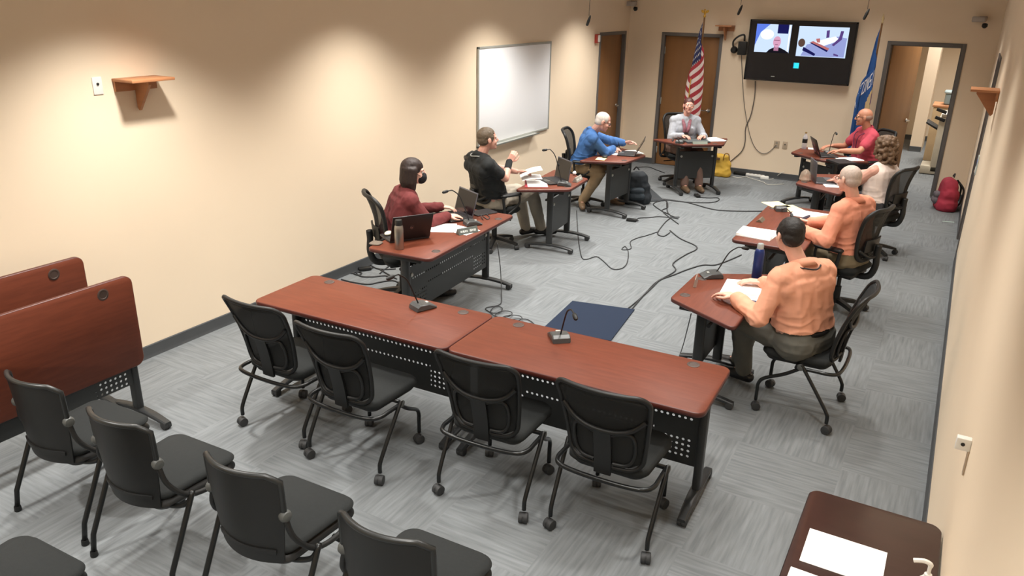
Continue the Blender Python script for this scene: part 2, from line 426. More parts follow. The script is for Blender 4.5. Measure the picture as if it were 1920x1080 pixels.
# ------------------------------------------------------------------ wall things
p = [Xp(892.5, 88, .0), Xp(1027.5, 243.8, 0)]
wy0, wy1, wz0, wz1 = 7.199, 9.097, .918, 2.114
wb = thing('whiteboard', 'white dry-erase board with silver frame on the left wall', 'whiteboard', (0, (wy0+wy1)/2, (wz0+wz1)/2), 0)
bw, bh = wy1-wy0, wz1-wz0
MB().box((.012, 0, 0), (.016, bw-.03, bh-.03), .002).build('writing_surface', pm('whiteboard_enamel', (250, 252, 255), .35, var=.005), wb)
m = MB()
for s_ in (-1, 1):
    m.box((.013, s_*(bw/2-.014), 0), (.026, .028, bh), .004); m.box((.013, 0, s_*(bh/2-.014)), (.026, bw, .028), .004)
m.build('frame', LGREY, wb)
m = MB(); m.prism([(0, 0), (.075, 0), (.085, .02), (.08, .02), (.072, .008), (0, .012)], -bw*.36, bw*.28, 0, Matrix(((1, 0, 0, .02), (0, 0, 1, 0), (0, 1, 0, -bh/2-.008), (0, 0, 0, 1)))); m.build('pen_tray', LGREY, wb, sharp=25)

def wedge_shelf(label, loc, rz, w, group=None, plate=True):
    """small wall shelf: board, triangular bracket and back cleat. local: wall at y=0, sticks out to -y"""
    t = thing('wall_shelf', label, 'shelf', loc, rz)
    MB().box((0, -.11, 0), (w, .22, .02), .003).build('shelf_board', SHELFW, t)
    m = MB(); m.prism([(-.012, -.01), (-.012, -.2), (-.03, -.22), (-.17, -.035), (-.17, -.01)], -.011, .011, .001, Matrix(((0, 0, 1, 0), (1, 0, 0, 0), (0, 1, 0, 0), (0, 0, 0, 1)))); m.build('bracket', SHELFW, t, sharp=25)
    MB().box((0, -.012, -.045), (w*.96, .02, .07), .002).build('cleat', SHELFW, t)
    return t
wedge_shelf('small wooden bracket shelf on the left wall beside a white plate', (0.001, 2.68, 2.085), PI/2, .34)
wedge_shelf('small wooden bracket shelf on the right wall', (W-.001, 7.2, 1.99), -PI/2, .3)
wedge_shelf('small wooden bracket shelf on the back wall between flag and television', (1.64, L-.001, 2.315), 0, .26)
def plate(label, loc, rz, w=.07, h=.115, kind='jack', m=WHITEP, cat='wall plate', name='wall_plate'):
    t = thing(name, label, cat, loc, rz)
    MB().box((0, -.004, 0), (w, .008, h), .003).build('cover', m, t)
    if kind == 'outlet':
        for z in (-.025, .025): MB().prism(round_poly(rect2(.034, .03), .01, 3), 0, .003, 0, Matrix(((1, 0, 0, 0), (0, 0, -1, -.008), (0, 1, 0, z), (0, 0, 0, 1)))).build('socket', pm('socket_grey', (150, 142, 130), .5), t)
    else:
        MB().lathe([(.009, 0), (.009, .006), (.006, .01)], (0, -.008, .012), 12, (0, -1, 0)).build('jack', BLKP, t)
    return t
plate('white jack plate on the left wall beside the bracket shelf', (0, 2.40, 2.055), PI/2)
pp = Xp(1803, 830, W-.03)
hk = thing('wall_bumper', 'small white wall bumper with dark hole on the near right wall', 'wall bumper', (W, pp.y, pp.z))
MB().box((-.024, 0, 0), (.048, .03, .048), .004).build('block', WHITEP, hk)
MB().lathe([(.007, 0), (.007, .002)], (-.026, -.015, .002), 12, (0, -1, 0)).build('hole', BLKP, hk)
MB().box((-.003, 0, -.07), (.006, .03, .1), .002).build('shadow_strip', pm('ivory_plate', (188, 168, 144), .5), hk)  # shadow streak below the block, modelled as a thin tan strip
plate('beige duplex outlet under the television, left of a pair', (2.64, L, .55), 0, .085, .115, 'outlet', pm('ivory_plate', (188, 168, 144), .5))
plate('beige data plate under the television, right of a pair', (2.77, L, .55), 0, .07, .115, 'jack', pm('ivory_plate2', (192, 172, 148), .5))
pp = Xp(1812, 355, W)
sg = thing('notice_plate', 'pale switch plate with blue sticker on the right wall', 'wall plate', (W, 8.52, 1.12), -PI/2)
MB().box((0, -.006, 0), (.1, .012, .2), .004).build('cover', pm('plate_grey', (190, 200, 198), .5), sg)
MB().lathe([(.032, 0), (.032, .003)], (0, -.012, .03), 20, (0, -1, 0)).build('sticker', pm('sticker_blue', (40, 84, 170), .5), sg)
MB().box((0, -.015, -.05), (.05, .006, .06), .002).build('switch', WHITEP, sg)
fa = thing('fire_alarm_strobe', 'red and white fire alarm strobe left of the corner door', 'fire alarm', (0, 10.645, 2.1), PI/2)
MB().box((0, -.02, 0), (.12, .04, .13), .008).build('housing', pm('alarm_red', (168, 60, 48), .45), fa)
MB().box((.012, -.047, 0), (.07, .016, .1), .006).build('lens', WHITEP, fa)

# ------------------------------------------------------------------ television
tvy = L-.12; tl = Yp(1406.7, 34.8, tvy); br = Yp(1592.5, 162.9, tvy); bl = Yp(1395.5, 147.4, tvy); tr = Yp(1608, 43, tvy)
tx0, tx1 = (tl.x+bl.x)/2, (tr.x+br.x)/2; tz0, tz1 = (bl.z+br.z)/2, (tl.z+tr.z)/2; tw, th = tx1-tx0, tz1-tz0
tv = thing('television', 'wall-mounted black television showing a video call', 'television', ((tx0+tx1)/2, tvy, (tz0+tz1)/2))
MB().box((0, .03, 0), (tw, .06, th), .006).build('housing', BLKP, tv)
m = MB()
for s_ in (-1, 1): m.box((s_*(tw/2-.012), -.003, 0), (.024, .012, th), .003); m.box((0, -.003, s_*(th/2-.012)), (tw, .012, .024), .003)
m.build('bezel', pm('tv_bezel', (16, 15, 16), .25), tv)
MB().box((0, .09, 0), (.5, .06, .4), .01).build('wall_mount', BLKP, tv)
scr = MB().box((0, -.001, 0), (tw-.045, .004, th-.045)).build('screen', pm('tv_glass_dark', (34, 33, 35), .3, spec=.3), tv)
def flat(mb, pts, y): mb._f([mb.bm.verts.new((x, y, z)) for x, z in pts])
def rectp(x0, x1, z0, z1, skew=0): return [(x0, z0), (x1, z0), (x1, z1), (x0, z1)]
def ellp(cx, cz, rx, rz, n=20): return [(cx+rx*math.cos(2*PI*k/n), cz+rz*math.sin(2*PI*k/n)) for k in range(n)]
sx = lambda f: -tw/2+tw*f
sz = lambda f: th/2-th*f
def screen_part(name, shapes):
    for k, (mname, rgb, s_, pts) in enumerate(shapes):
        mb = MB(); flat(mb, pts, -.0042-.0004*(k % 12)); o = mb.build(name if k == 0 else 'picture_patch', emitm('screen_'+mname, rgb, s_), tv if k == 0 else par, sharp=0)
        if k == 0: par = o
x0, x1, z0, z1 = sx(.07), sx(.405), sz(.53), sz(.07)
cxh = sx(.275)
screen_part('caller_picture', [('pale', (206, 226, 255), 1.0, rectp(x0, x1, z0, z1)),
    ('blue', (96, 128, 230), 1.0, [(x0, z1), (x0+.2, z1), (x0+.07, z1-.12), (x0, z0+.1)]),
    ('glow', (238, 246, 255), 1.15, ellp(x0+.17, z1-.15, .1, .075)),
    ('navy', (26, 26, 84), 1.0, rectp(x1-.2, x1-.04, z1-.13, z1)),
    ('glow', (238, 246, 255), 1.15, rectp(x1-.03, x1-.012, z0, z1-.01)),
    ('dark', (24, 22, 30), 1.0, [(cxh-.13, z0), (cxh-.09, z0+.045), (cxh-.03, z0+.075), (cxh+.06, z0+.08), (cxh+.14, z0+.045), (x1-.002, z0+.01), (x1-.002, z0)]),
    ('neck', (176, 120, 150), 1.0, rectp(cxh-.025, cxh+.045, z0+.03, z0+.12)),
    ('face', (216, 160, 190), 1.0, ellp(cxh+.012, z0+.16, .058, .082)),
    ('brow', (120, 70, 96), 1.0, rectp(cxh-.035, cxh+.05, z0+.178, z0+.188)),
    ('brow', (120, 70, 96), 1.0, rectp(cxh-.012, cxh+.03, z0+.115, z0+.124))])
x0, x1, z0, z1 = sx(.475), sx(.93), sz(.565), sz(.085)
w_, h_ = x1-x0, z1-z0
P_ = lambda a, b: (x0+a*w_, z1-b*h_)
screen_part('meeting_picture', [('pale', (206, 226, 255), 1.0, rectp(x0, x1, z0, z1)),
    ('floorlilac', (150, 160, 214), 1.0, [P_(.1, .98), P_(.2, .6), P_(.8, .3), P_(.98, .35), P_(.97, .98)]),
    ('glow', (238, 246, 255), 1.15, [P_(.35, .5), P_(.75, .3), P_(.85, .42), P_(.55, .62)]),
    ('tabletop', (186, 110, 110), 1.0, [P_(.26, .52), P_(.32, .48), P_(.66, .7), P_(.64, .77)]),
    ('navy', (26, 26, 84), 1.0, [P_(.24, .53), P_(.3, .54), P_(.64, .77), P_(.62, .82)]),
    ('tabletop', (186, 110, 110), 1.0, [P_(.37, .4), P_(.45, .38), P_(.46, .52), P_(.4, .52)]),
    ('chairs', (92, 70, 60), 1.0, ellp(x0+.09*w_, z1-.55*h_, .05, .06)),
    ('navy', (26, 26, 84), 1.0, [P_(.14, .68), P_(.4, .9), P_(.38, .97), P_(.12, .8)]),
    ('plum', (90, 66, 128), 1.0, [P_(.56, .12), P_(.62, .1), P_(.63, .34), P_(.57, .36)]),
    ('plum', (90, 66, 128), 1.0, [P_(.84, .12), P_(.9, .12), P_(.88, .4), P_(.74, .62), P_(.7, .58), P_(.82, .36)]),
    ('plum', (90, 66, 128), 1.0, [P_(.76, .86), P_(.86, .9), P_(.85, .95), P_(.76, .92)])])
screen_part('call_icon', [('cyan', (60, 226, 240), 1.1, rectp(sx(.468), sx(.52), sz(.765), sz(.675))), ('cyanrim', (24, 150, 220), 1.0, rectp(sx(.47), sx(.475), sz(.76), sz(.68)))])
MB().box((sx(.285), -.01, sz(.92)), (.055, .002, .014), .0005).build('maker_badge', LGREY, tv)

# equipment box and loose cables beside the television
eq = thing('cable_box', 'black wall box with a looped cable left of the television', 'wall box', (1.93, L, 2.02))
MB().box((0, -.04, -.03), (.13, .08, .2), .008).build('housing', BLKP, eq)
MB().lathe([(.05, 0), (.055, .01), (.05, .05), (.03, .07)], (-.13, -.01, -.06), 16, (0, -1, 0)).build('cable_gland', BLKP, eq)
MB().tube(smooth_path([(-.13, -.06, -.05), (-.15, -.06, .06), (-.08, -.08, .14), (.01, -.07, .17), (.02, -.05, .08)], 6), .014, 8).build('looped_cable', BLKP, eq)

def cable(name, label, pts, r=.006, m=CABLE, cat='cable', group=None, n=5):
    pts = [V(p) for p in pts]; o = pts[0].copy()
    ob = MB().tube(smooth_path([p-o for p in pts], n), r, 6).build(name, m, None, o, 0)
    return tag(ob, label, cat, group)
ly = L-.012
cable('power_cable', 'grey cable hanging from the television down to the yellow bag', [Yp(1416, 152, ly), Yp(1415, 180, ly), Yp(1408, 215, ly), Yp(1398, 240, ly), Yp(1397, 265, ly), Yp(1391, 283, ly), Yp(1375, 298, ly), Yp(1366, 307, ly), V((1.93, L-.10, .012))], .007, CABLEG)
cable('signal_cable', 'thin grey cable looping from the wall box to the beige outlet', [Yp(1390, 100, ly), Yp(1392, 150, ly), Yp(1396, 200, ly), Yp(1404, 245, ly), Yp(1413, 272, ly), Yp(1425, 286, ly), Yp(1438, 287, ly), Yp(1450, 278, ly), Yp(1455, 272, ly)], .005, CABLEG)

# ceiling microphones and corner cameras
def hang_mic(label, pos):
    t = thing('hanging_microphone', label, 'microphone', pos, 0, 'microphones hanging from the ceiling')
    MB().tube([(0, 0, .05), (.004, 0, .3), (0, 0, H-pos[2])], .003, 6).build('cord', BLKP, t)
    MB().lathe([(.004, -.07), (.016, -.06), (.018, 0), (.012, .04), (.004, .06)], (0, 0, 0), 12, (.35, 0, 1)).build('capsule', BLKP, t)
    return t
hang_mic('small black microphone hanging on a cord before the corner door', Xp(1104, 38, 1.0))
hang_mic('small black microphone hanging above the left edge of the television', Yp(1388, 18, 9.4))
hang_mic('small black microphone hanging above the right edge of the television', Yp(1625, 26, 9.4))
def corner_cam(label, loc, rz):
    t = thing('surveillance_camera', label, 'camera', loc, rz)
    MB().box((0, -.03, .02), (.1, .06, .06), .008).build('bracket', pm('camera_mauve', (150, 138, 132), .5), t)
    MB().box((-.03, -.11, .01), (.16, .14, .07), .012).build('body', pm('camera_grey', (176, 168, 160), .5), t)
    MB().lathe([(.034, 0), (.036, .03), (.02, .05)], (.05, -.1, -.05), 16, (0, -.5, -1)).build('lens_dome', BLKP, t)
    return t
corner_cam('pale camera in the left back corner above the door', (.06, L, 2.6), math.radians(8))
corner_cam('pale camera in the right back corner above the backpack', (5.12, L, 2.5), math.radians(-8))

exec_parts = True
# ------------------------------------------------------------------ flags
def flag(name, label, base, z_top, colors, mat_fn, extras=None, sweep=.3, hoist=.95, fly=1.5, drop=.62, phase=0, finial='eagle', amp=.05):
    t = thing(name, label, 'flag', (base[0], base[1], 0))
    MB().lathe([(.15, 0), (.155, .012), (.12, .03), (.04, .05), (.026, .09), (.02, .1)], (0, 0, 0), 24).build('stand', BRASS, t)
    MB().tube([(0, 0, .05), (0, 0, z_top)], .0125, 10).build('pole', pm('pole_wood', (120, 84, 50), .35), t)
    if finial == 'eagle':
        m = MB(); m.ell((0, 0, z_top+.02), .022); m.ell((0, 0, z_top+.07), (.018, .018, .04))
        for s_ in (-1, 1): m.ell((s_*.035, 0, z_top+.09), (.03, .008, .02), Matrix.Rotation(-s_*.6, 3, 'Y'))
        m.ell((0, -.012, z_top+.115), .013); m.build('finial', GOLD, t)
    else:
        m = MB(); m.lathe([(.012, 0), (.02, .012), (.012, .024), (.008, .03), (.022, .06), (.004, .13)], (0, 0, z_top), 12); m.build('finial', pm('pale_gold', (216, 196, 150), .3, metal=.5), t)
    def S(u, v):                                    # u along the fly, v down the hoist
        a = u*fly; b = v*hoist
        z = z_top-.06-b*.98-a*drop*(.9+.1*v)
        env = min(1, .12+.95*(z_top-z)/1.1)
        x = -.012*(1-u)-amp*env*math.sin(u*9+phase*u)-sweep*u*env
        y = -.02-.13*u*env-.014*env*math.sin(u*34+v*3)
        return V((x, y, z))
    m = MB(); m.grid(S, 160, 65, mat_fn); cl = m.build('cloth', colors, t, sharp=0)
    sm = cl.modifiers.new('thickness', 'SOLIDIFY'); sm.thickness = .002
    if extras: extras(S, cl)
    return t
RED = pm('flag_red', (150, 44, 52), .8, bump=.1, bscale=500); WHT = pm('flag_white', (206, 192, 186), .8, bump=.1, bscale=500)
BLU = pm('flag_blue', (38, 44, 86), .8, bump=.1, bscale=500); WBLU = pm('state_flag_blue', (30, 76, 138), .8, bump=.1, bscale=500)
def us_mat(u, v):
    if u > .985 or v > .985: return 3
    if u < .4 and v < 7/13: return 2
    return 0 if int(v*13) % 2 == 0 else 1
def mapped(S, cl, name, polys, m, e=.004):
    mb = MB()
    for pts in polys:
        vs = []
        for u, v in pts:
            n = (S(min(u+.004, 1), v)-S(max(u-.004, 0), v)).cross(S(u, min(v+.004, 1))-S(u, max(v-.004, 0))).normalized()
            if n.y > 0: n = -n
            vs.append(mb.bm.verts.new(S(u, v)+n*e))
        mb._f(vs)
    return mb.build(name, m, cl, sharp=0)
def stars(S, cl):
    polys = []
    for r in range(9):
        for c in range(6 if r % 2 == 0 else 5):
            u = (.4/12)*(2*c+1+(r % 2)); v = (7/13/10)*(r+1)
            polys.append([(u+.018*(1 if k % 2 == 0 else .4)*math.sin(k*PI/5)*.9, v-.024*(1 if k % 2 == 0 else .4)*math.cos(k*PI/5)) for k in range(10)])
    for k, p in enumerate(polys): pass
    mapped(S, cl, 'star_field', polys, pm('star_white', (226, 222, 214), .8))
pp = Yp(1321, 33, L-.3)
flag('american_flag', 'american flag on a pole hanging before the closed wooden door', (pp.x, pp.y), pp.z, [RED, WHT, BLU, GOLD], us_mat, stars, .02, .95, 1.45, .66, .0, amp=.135)
GLY = {  # strokes on a 3 x 5 cell grid
 'W': [(0, 0, 0, 4), (0, 4, 1, 3), (1, 3, 2, 4), (2, 4, 2, 0)], 'I': [(1, 0, 1, 4)], 'S': [(2, 0, 0, 0), (0, 0, 0, 2), (0, 2, 2, 2), (2, 2, 2, 4), (2, 4, 0, 4)],
 'C': [(2, 0, 0, 0), (0, 0, 0, 4), (0, 4, 2, 4)], 'O': [(0, 0, 2, 0), (2, 0, 2, 4), (2, 4, 0, 4), (0, 4, 0, 0)], 'N': [(0, 4, 0, 0), (0, 0, 2, 4), (2, 4, 2, 0)],
 '1': [(1, 0, 1, 4)], '8': [(0, 0, 2, 0), (2, 0, 2, 4), (2, 4, 0, 4), (0, 4, 0, 0), (0, 2, 2, 2)], '4': [(0, 0, 0, 2), (0, 2, 2, 2), (2, 0, 2, 4)]}
def text_polys(txt, u0, v0, cw, chh, th=.55):
    out = []
    for k, c in enumerate(txt):
        for x0, y0, x1, y1 in GLY[c]:
            a = V((u0+(k*3.2+x0)*cw, v0+y0*chh)); b = V((u0+(k*3.2+x1)*cw, v0+y1*chh))
            d = V(((b.x-a.x)/cw, (b.y-a.y)/chh)).normalized(); n = V((-d.y*cw, d.x*chh))*th/2; e = V((d.x*cw, d.y*chh))*th/2
            a -= e; b += e
            out.append([(a+n)[:], (b+n)[:], (b-n)[:], (a-n)[:]])
    return out
def wisc(S, cl):
    W_ = pm('flag_lettering', (222, 222, 226), .8)
    mapped(S, cl, 'state_name', [[(1.45-u, v) for u, v in p] for p in text_polys('WISCONSIN', .5, .08, .0155, .045)], W_)
    mapped(S, cl, 'year', text_polys('1848', .3, .8, .03, .028), W_)
    ring = [[(.5+.17*math.cos(2*PI*k/24), .52+.2*math.sin(2*PI*k/24)) for k in range(24)]]
    # shield built from small cells so that it follows the folds
    cells = []
    for i in range(16):
        for j in range(16):
            u = .34+i*.02; v = .34+j*.022
            if ((u+.01-.5)/.16)**2+((v+.011-.52)/.18)**2 < 1: cells.append([(u, v), (u+.02, v), (u+.02, v+.022), (u, v+.022)])
    mapped(S, cl, 'coat_of_arms', cells, pm('seal_tan', (196, 172, 128), .8), .003)
    mapped(S, cl, 'shield', [c for k, c in enumerate(cells) if abs(c[0][0]-.49) < .06 and abs(c[0][1]-.5) < .08], pm('seal_plum', (110, 84, 120), .8), .005)
pp = Yp(1654, 44, L-.3)
flag('state_flag', 'blue state flag with white lettering on a pole beside the open door', (pp.x, pp.y), pp.z, [WBLU], lambda u, v: 0, wisc, .08, .95, 1.45, .66, .0, 'spear', amp=.085)

# ------------------------------------------------------------------ tables
XZ = Matrix(((1, 0, 0, 0), (0, 0, 1, 0), (0, 1, 0, 0), (0, 0, 0, 1)))
def caster_mb(mb, x, y, r=.032, ang=0.0):
    mb.lathe([(r*.6, -.026), (r*.95, -.024), (r, -.02), (r, -.005), (r*.9, -.003), (r*.9, .003), (r, .005), (r, .02), (r*.95, .024), (r*.6, .026)], (x, y, r), 18, (math.cos(ang), math.sin(ang), 0))
    mb.ell((x, y, r*1.25), (.026, .026, r*.8), None, 12, 8)
    return mb
def table(label, loc, rz, shape='rect', group=None, wood=CHERRY, edge=CHERRY2, flipped=False, lift=0, panel=True, name='folding_table', tops=None):
    t = thing(name, label, 'table', loc, rz, group)
    if shape == 'rect':
        poly = round_poly(rect2(1.524, .61), .055); px = .70; pm_ = PERF; gx = .56; gy = .235
    elif shape == 'narrow':
        poly = round_poly(rect2(1.524, .5), .045); px = .68; pm_ = PERF; gx = None
    else:
        d = .264; poly = round_poly([(-.61, -d), (.61, -d), (.305, d), (-.305, d)], [.035, .035, .06, .06]); px = .29; pm_ = PERFS; gx = .2; gy = .19
    py = .03
    m = MB(); m.prism(poly, TOP-.03, TOP, .005, None, 1)
    top = m.build('tabletop', [wood, edge], t, sharp=50)
    if gx:
        for s_ in (-1, 1):
            g = MB().lathe([(.036, -.002), (.037, .0015), (.034, .0035), (.026, .003), (.024, .001)], (s_*gx, gy, TOP), 20).build('grommet', pm('grommet_brown', (70, 56, 50), .5), top)
    if flipped:
        top.matrix_local = Matrix.Translation((0, flipped-TOP, .70+lift)) @ Matrix.Rotation(-PI/2, 4, 'X') @ Matrix.Rotation(PI, 4, 'Z')
    for s_ in (-1, 1):
        m = MB(); hgt = TOP-.035 if not flipped else .70
        m.prism(round_poly(rect2(.045, .07), .015, 3), .06, hgt, .0).xf(Matrix.Translation((s_*px, py, 0)))
        if not flipped: m.box((s_*px, py-.02, TOP-.055), (.05, .36, .03), .006)
        m.build('leg', BLK, t, sharp=35)
        f = MB(); prof = []
        n = 12
        rings = []
        for k in range(n+1):
            q = -1+2*k/n; y = py+q*.285; zt = .088-.034*q*q; w_ = .03-.007*q*q; hb = .022
            rings.append([V((s_*px-w_, y, zt-hb)), V((s_*px+w_, y, zt-hb)), V((s_*px+w_, y, zt-.006)), V((s_*px+w_*.7, y, zt)), V((s_*px-w_*.7, y, zt)), V((s_*px-w_, y, zt-.006))])
        f.loft(rings); ft = f.build('foot', BLK, t, sharp=35)
        for q in (-.26, .26): caster_mb(MB(), s_*px, py+q, .027).build('caster', CAST, ft)
    if panel:
        m = MB(); z0, z1 = (.2, .6) if not flipped else (.27, .6)
        m.box((0, py+.02, (z0+z1)/2), (2*px-.04, .004, z1-z0)); m.build('modesty_panel', pm_, t, sharp=30)
        m = MB()
        if shape == 'rect':
            for s_ in (-.31, .31): m.box((s_, .2, TOP-.046), (.46, .03, .016), .004)
        else: m.box((0, .19, TOP-.046), (.3, .03, .016), .004)
        if not flipped: m.build('underside_rail', LGREY, t)
    m = MB(); m.tube([(-px, py-.05, .58), (px, py-.05, .58)], .014, 10); m.build('crossbar', BLK, t)
    for s_ in (-1, 1):
        if not flipped: MB().lathe([(.016, 0), (.018, .006), (.012, .012)], (s_*(px-.05), py+.022, .53), 14, (0, 1, 0)).build('knob', LGREY, t)
    return t
GT = 'cherry tables of the horseshoe'
e_ = V((math.cos(.0322), math.sin(.0322))); n_ = V((-e_.y, e_.x)); o_ = V((4.2756, 2.5554))
cR = o_ - e_*.762 + n_*.305; cL = cR - e_*1.528
tFL = table('empty cherry rectangular table in the front row nearest the left wall', (cL.x, cL.y, 0), .0322, 'rect', GT)
tFR = table('empty cherry rectangular table in the front row right of the seam', (cR.x, cR.y, 0), .0322, 'rect', GT)
tL1 = table('rectangular cherry table in front of the masked woman in maroon', (1.36, 4.55, 0), math.radians(-86), 'rect', GT)
tR3 = table('rectangular cherry table before the white-haired man in peach', (3.88, 6.44, 0), PI/2, 'rect', GT)
tL2 = table('cherry trapezoid table before the man in the black polo', (1.30, 6.86, 0), math.radians(-84), 'trap', GT)
tL3 = table('cherry trapezoid table before the man in the blue shirt', (1.29, 8.65, 0), math.radians(-94), 'trap', GT)
tB = table('cherry trapezoid table before the woman in the grey cardigan', (1.81, 10.40, 0), math.radians(-140), 'trap', GT)
tR1 = table('cherry trapezoid table before the man in the red polo', (3.56, 10.38, 0), math.radians(143), 'trap', GT)
tR2 = table('cherry trapezoid table before the curly-haired woman', (3.87, 8.65, 0), PI/2, 'trap', GT)
tR4 = table('cherry trapezoid table before the dark-haired man in peach', (3.855, 4.34, 0), PI/2, 'trap', GT)
tD = table('dark brown table with papers at the near right wall', (5.1, 1.43, 0), PI/2, 'narrow', None, ESPR, ESPR2, panel=False, name='side_table')
GS = 'flipped tables stored at the left wall'
tS1 = table('stored cherry table with flipped-up top, nearer the room', (.72, 1.14, 0), -PI/2, 'rect', GS, flipped=.085)
tS2 = table('stored cherry table with flipped-up top, rear one against the left wall', (.27, 1.12, 0), -PI/2, 'rect', GS, flipped=.085, lift=.05)

# ------------------------------------------------------------------ nesting chairs
def nesting_chair(label, loc, rz, group):
    t = thing('nesting_chair', label, 'chair', loc, rz, group)
    def seatpoly(): return round_poly([(-.215, -.2), (.215, -.2), (.24, .25), (-.24, .25)], [.06, .06, .1, .1], 7)
    m = MB(); m.prism(seatpoly(), .425, .478, .018)
    for v in m.bm.verts:
        if v.co.z > .45: v.co.z -= .05*max(0, (v.co.y-.12))**1.3*3 - .01*abs(v.co.x)/.24
    m.build('seat', BLKF, t, sharp=60)
    m = MB(); m.prism(round_poly([(-.19, -.18), (.19, -.18), (.21, .22), (-.21, .22)], .06), .405, .43, .008); m.build('seat_pan', BLKP, t)
    # back: curved outline in (x, z); y from lean and wrap
    def bk(x, z):
        q = (z-.44)/.51
        return V((x, -.215-.13*q*q-.025*q+.05*(x/.24)**2*1.0, z))
    def outl(f=1.0):
        P = round_poly([(-.19, .47), (.19, .47), (.245, .955), (-.245, .955)], [.08, .08, .06, .06], 8)
        P2 = []
        for i in range(len(P)):
            a, b = P[i], P[(i+1) % len(P)]; k = max(1, int((b-a).length/.03))
            for j in range(k): P2.append(a.lerp(b, j/k))
        return P2
    O = outl()
    m = MB(); m.tube([bk(p.x, p.y) for p in O], .0125, 8, closed=True); m.build('back_frame', BLKP, t, sharp=0)
    def wid(z):
        h = .19+.055*(z-.47)/.485
        return h
    def sh(u, v):
        z = .485+.455*v; h = wid(z)-.008
        if z > .9: h -= .05*((z-.9)/.045)**2
        if z < .53: h -= .055*((.53-z)/.045)**2
        return bk(-h+2*h*u, z)
    m = MB(); m.shell(sh, 14, 14, .003); m.build('back_mesh', MESHB, t, sharp=0)
    off = lambda p, d=.012: p+V((0, -d, 0))
    m = MB()
    m.tube(smooth_path([off(bk(-.215, .80), .006), off(bk(-.15, .735), .014), off(bk(-.06, .705), .018), off(bk(.06, .705), .018), off(bk(.15, .735), .014), off(bk(.215, .80), .006)], 5), .013, 8)
    for s_ in (-1, 1):
        lp = [(s_*.045, .68), (s_*.13, .705), (s_*.16, .66), (s_*.155, .56), (s_*.12, .505), (s_*.05, .5)]
        m.tube(smooth_path([off(bk(x, z), .012) for x, z in lp], 5), .010, 8)
    def spine(u, v): return off(bk(-.045+.09*u, .43+.28*v), .016)
    m.shell(spine, 4, 8, .016); m.build('back_support', BLKP, t, sharp=50)
    m = MB()
    ub = [(-.262, .0, .415), (-.265, -.13, .42), (-.262, -.2, .42), (-.225, -.252, .42), (-.1, -.268, .415), (.1, -.268, .415), (.225, -.252, .42), (.262, -.2, .42), (.265, -.13, .42), (.262, .0, .415)]
    m.tube(smooth_path(ub, 4), .0125, 8)
    m.tube([(-.262, 0, .415), (.262, 0, .415)], .0125, 8)
    m.build('frame_bar', TUBE, t, sharp=0)
    for s_ in (-1, 1):
        m = MB(); m.tube(smooth_path([(s_*.278, -.03, .45), (s_*.277, -.06, .41), (s_*.272, -.19, .215), (s_*.27, -.235, .14), (s_*.27, -.242, .11), (s_*.27, -.242, .075)], 4), .0125, 8)
        lg = m.build('rear_leg', TUBE, t, sharp=0)
        caster_mb(MB(), s_*.27, -.25, .03, .3*s_).build('caster', CAST, lg)
        m = MB(); m.tube(smooth_path([(s_*.262, -.02, .41), (s_*.245, .07, .34), (s_*.212, .2, .26), (s_*.203, .236, .21), (s_*.2, .24, .16), (s_*.2, .24, .075)], 4), .0125, 8)
        lg = m.build('front_leg', TUBE, t, sharp=0)
        caster_mb(MB(), s_*.2, .235, .03, -.4*s_).build('caster', CAST, lg)
        MB().lathe([(.02, 0), (.024, .006), (.022, .016), (.012, .02)], (s_*.27, -.03, .43), 14, (s_, 0, 0)).build('pivot_knob', GREYP, t)
    return t
GF = 'nesting chairs along the front tables'; GB = 'nesting chairs in the near row'
def by_casters(pl, pr_):
    a, b = Zp(*pl, .03), Zp(*pr_, .03); d = (b-a).normalized(); f = V((-d.y, d.x, 0)); c = (a+b)/2 + f*.25
    return (c.x, c.y, 0), yaw(f)
l_, r_ = by_casters((455, 790), (570, 833))
ch0 = nesting_chair('black nesting chair at the front tables nearest the left wall', l_, r_, GF)
for pl, pr_, lab in (((580, 850), (712, 900), 'second black nesting chair from the left wall at the front tables'),
                     ((820, 917), (983, 971), 'third black nesting chair from the left wall, at the right front table'),
                     ((1030, 982), (1211, 1046), 'black nesting chair at the right end of the front tables')):
    l_, r_ = by_casters(pl, pr_); dup(ch0, l_, r_, lab, GF)
dup(ch0, (4.485, 4.33, 0), yaw((-1, .03)), 'black nesting chair under the dark-haired man in peach', 'occupied chairs')
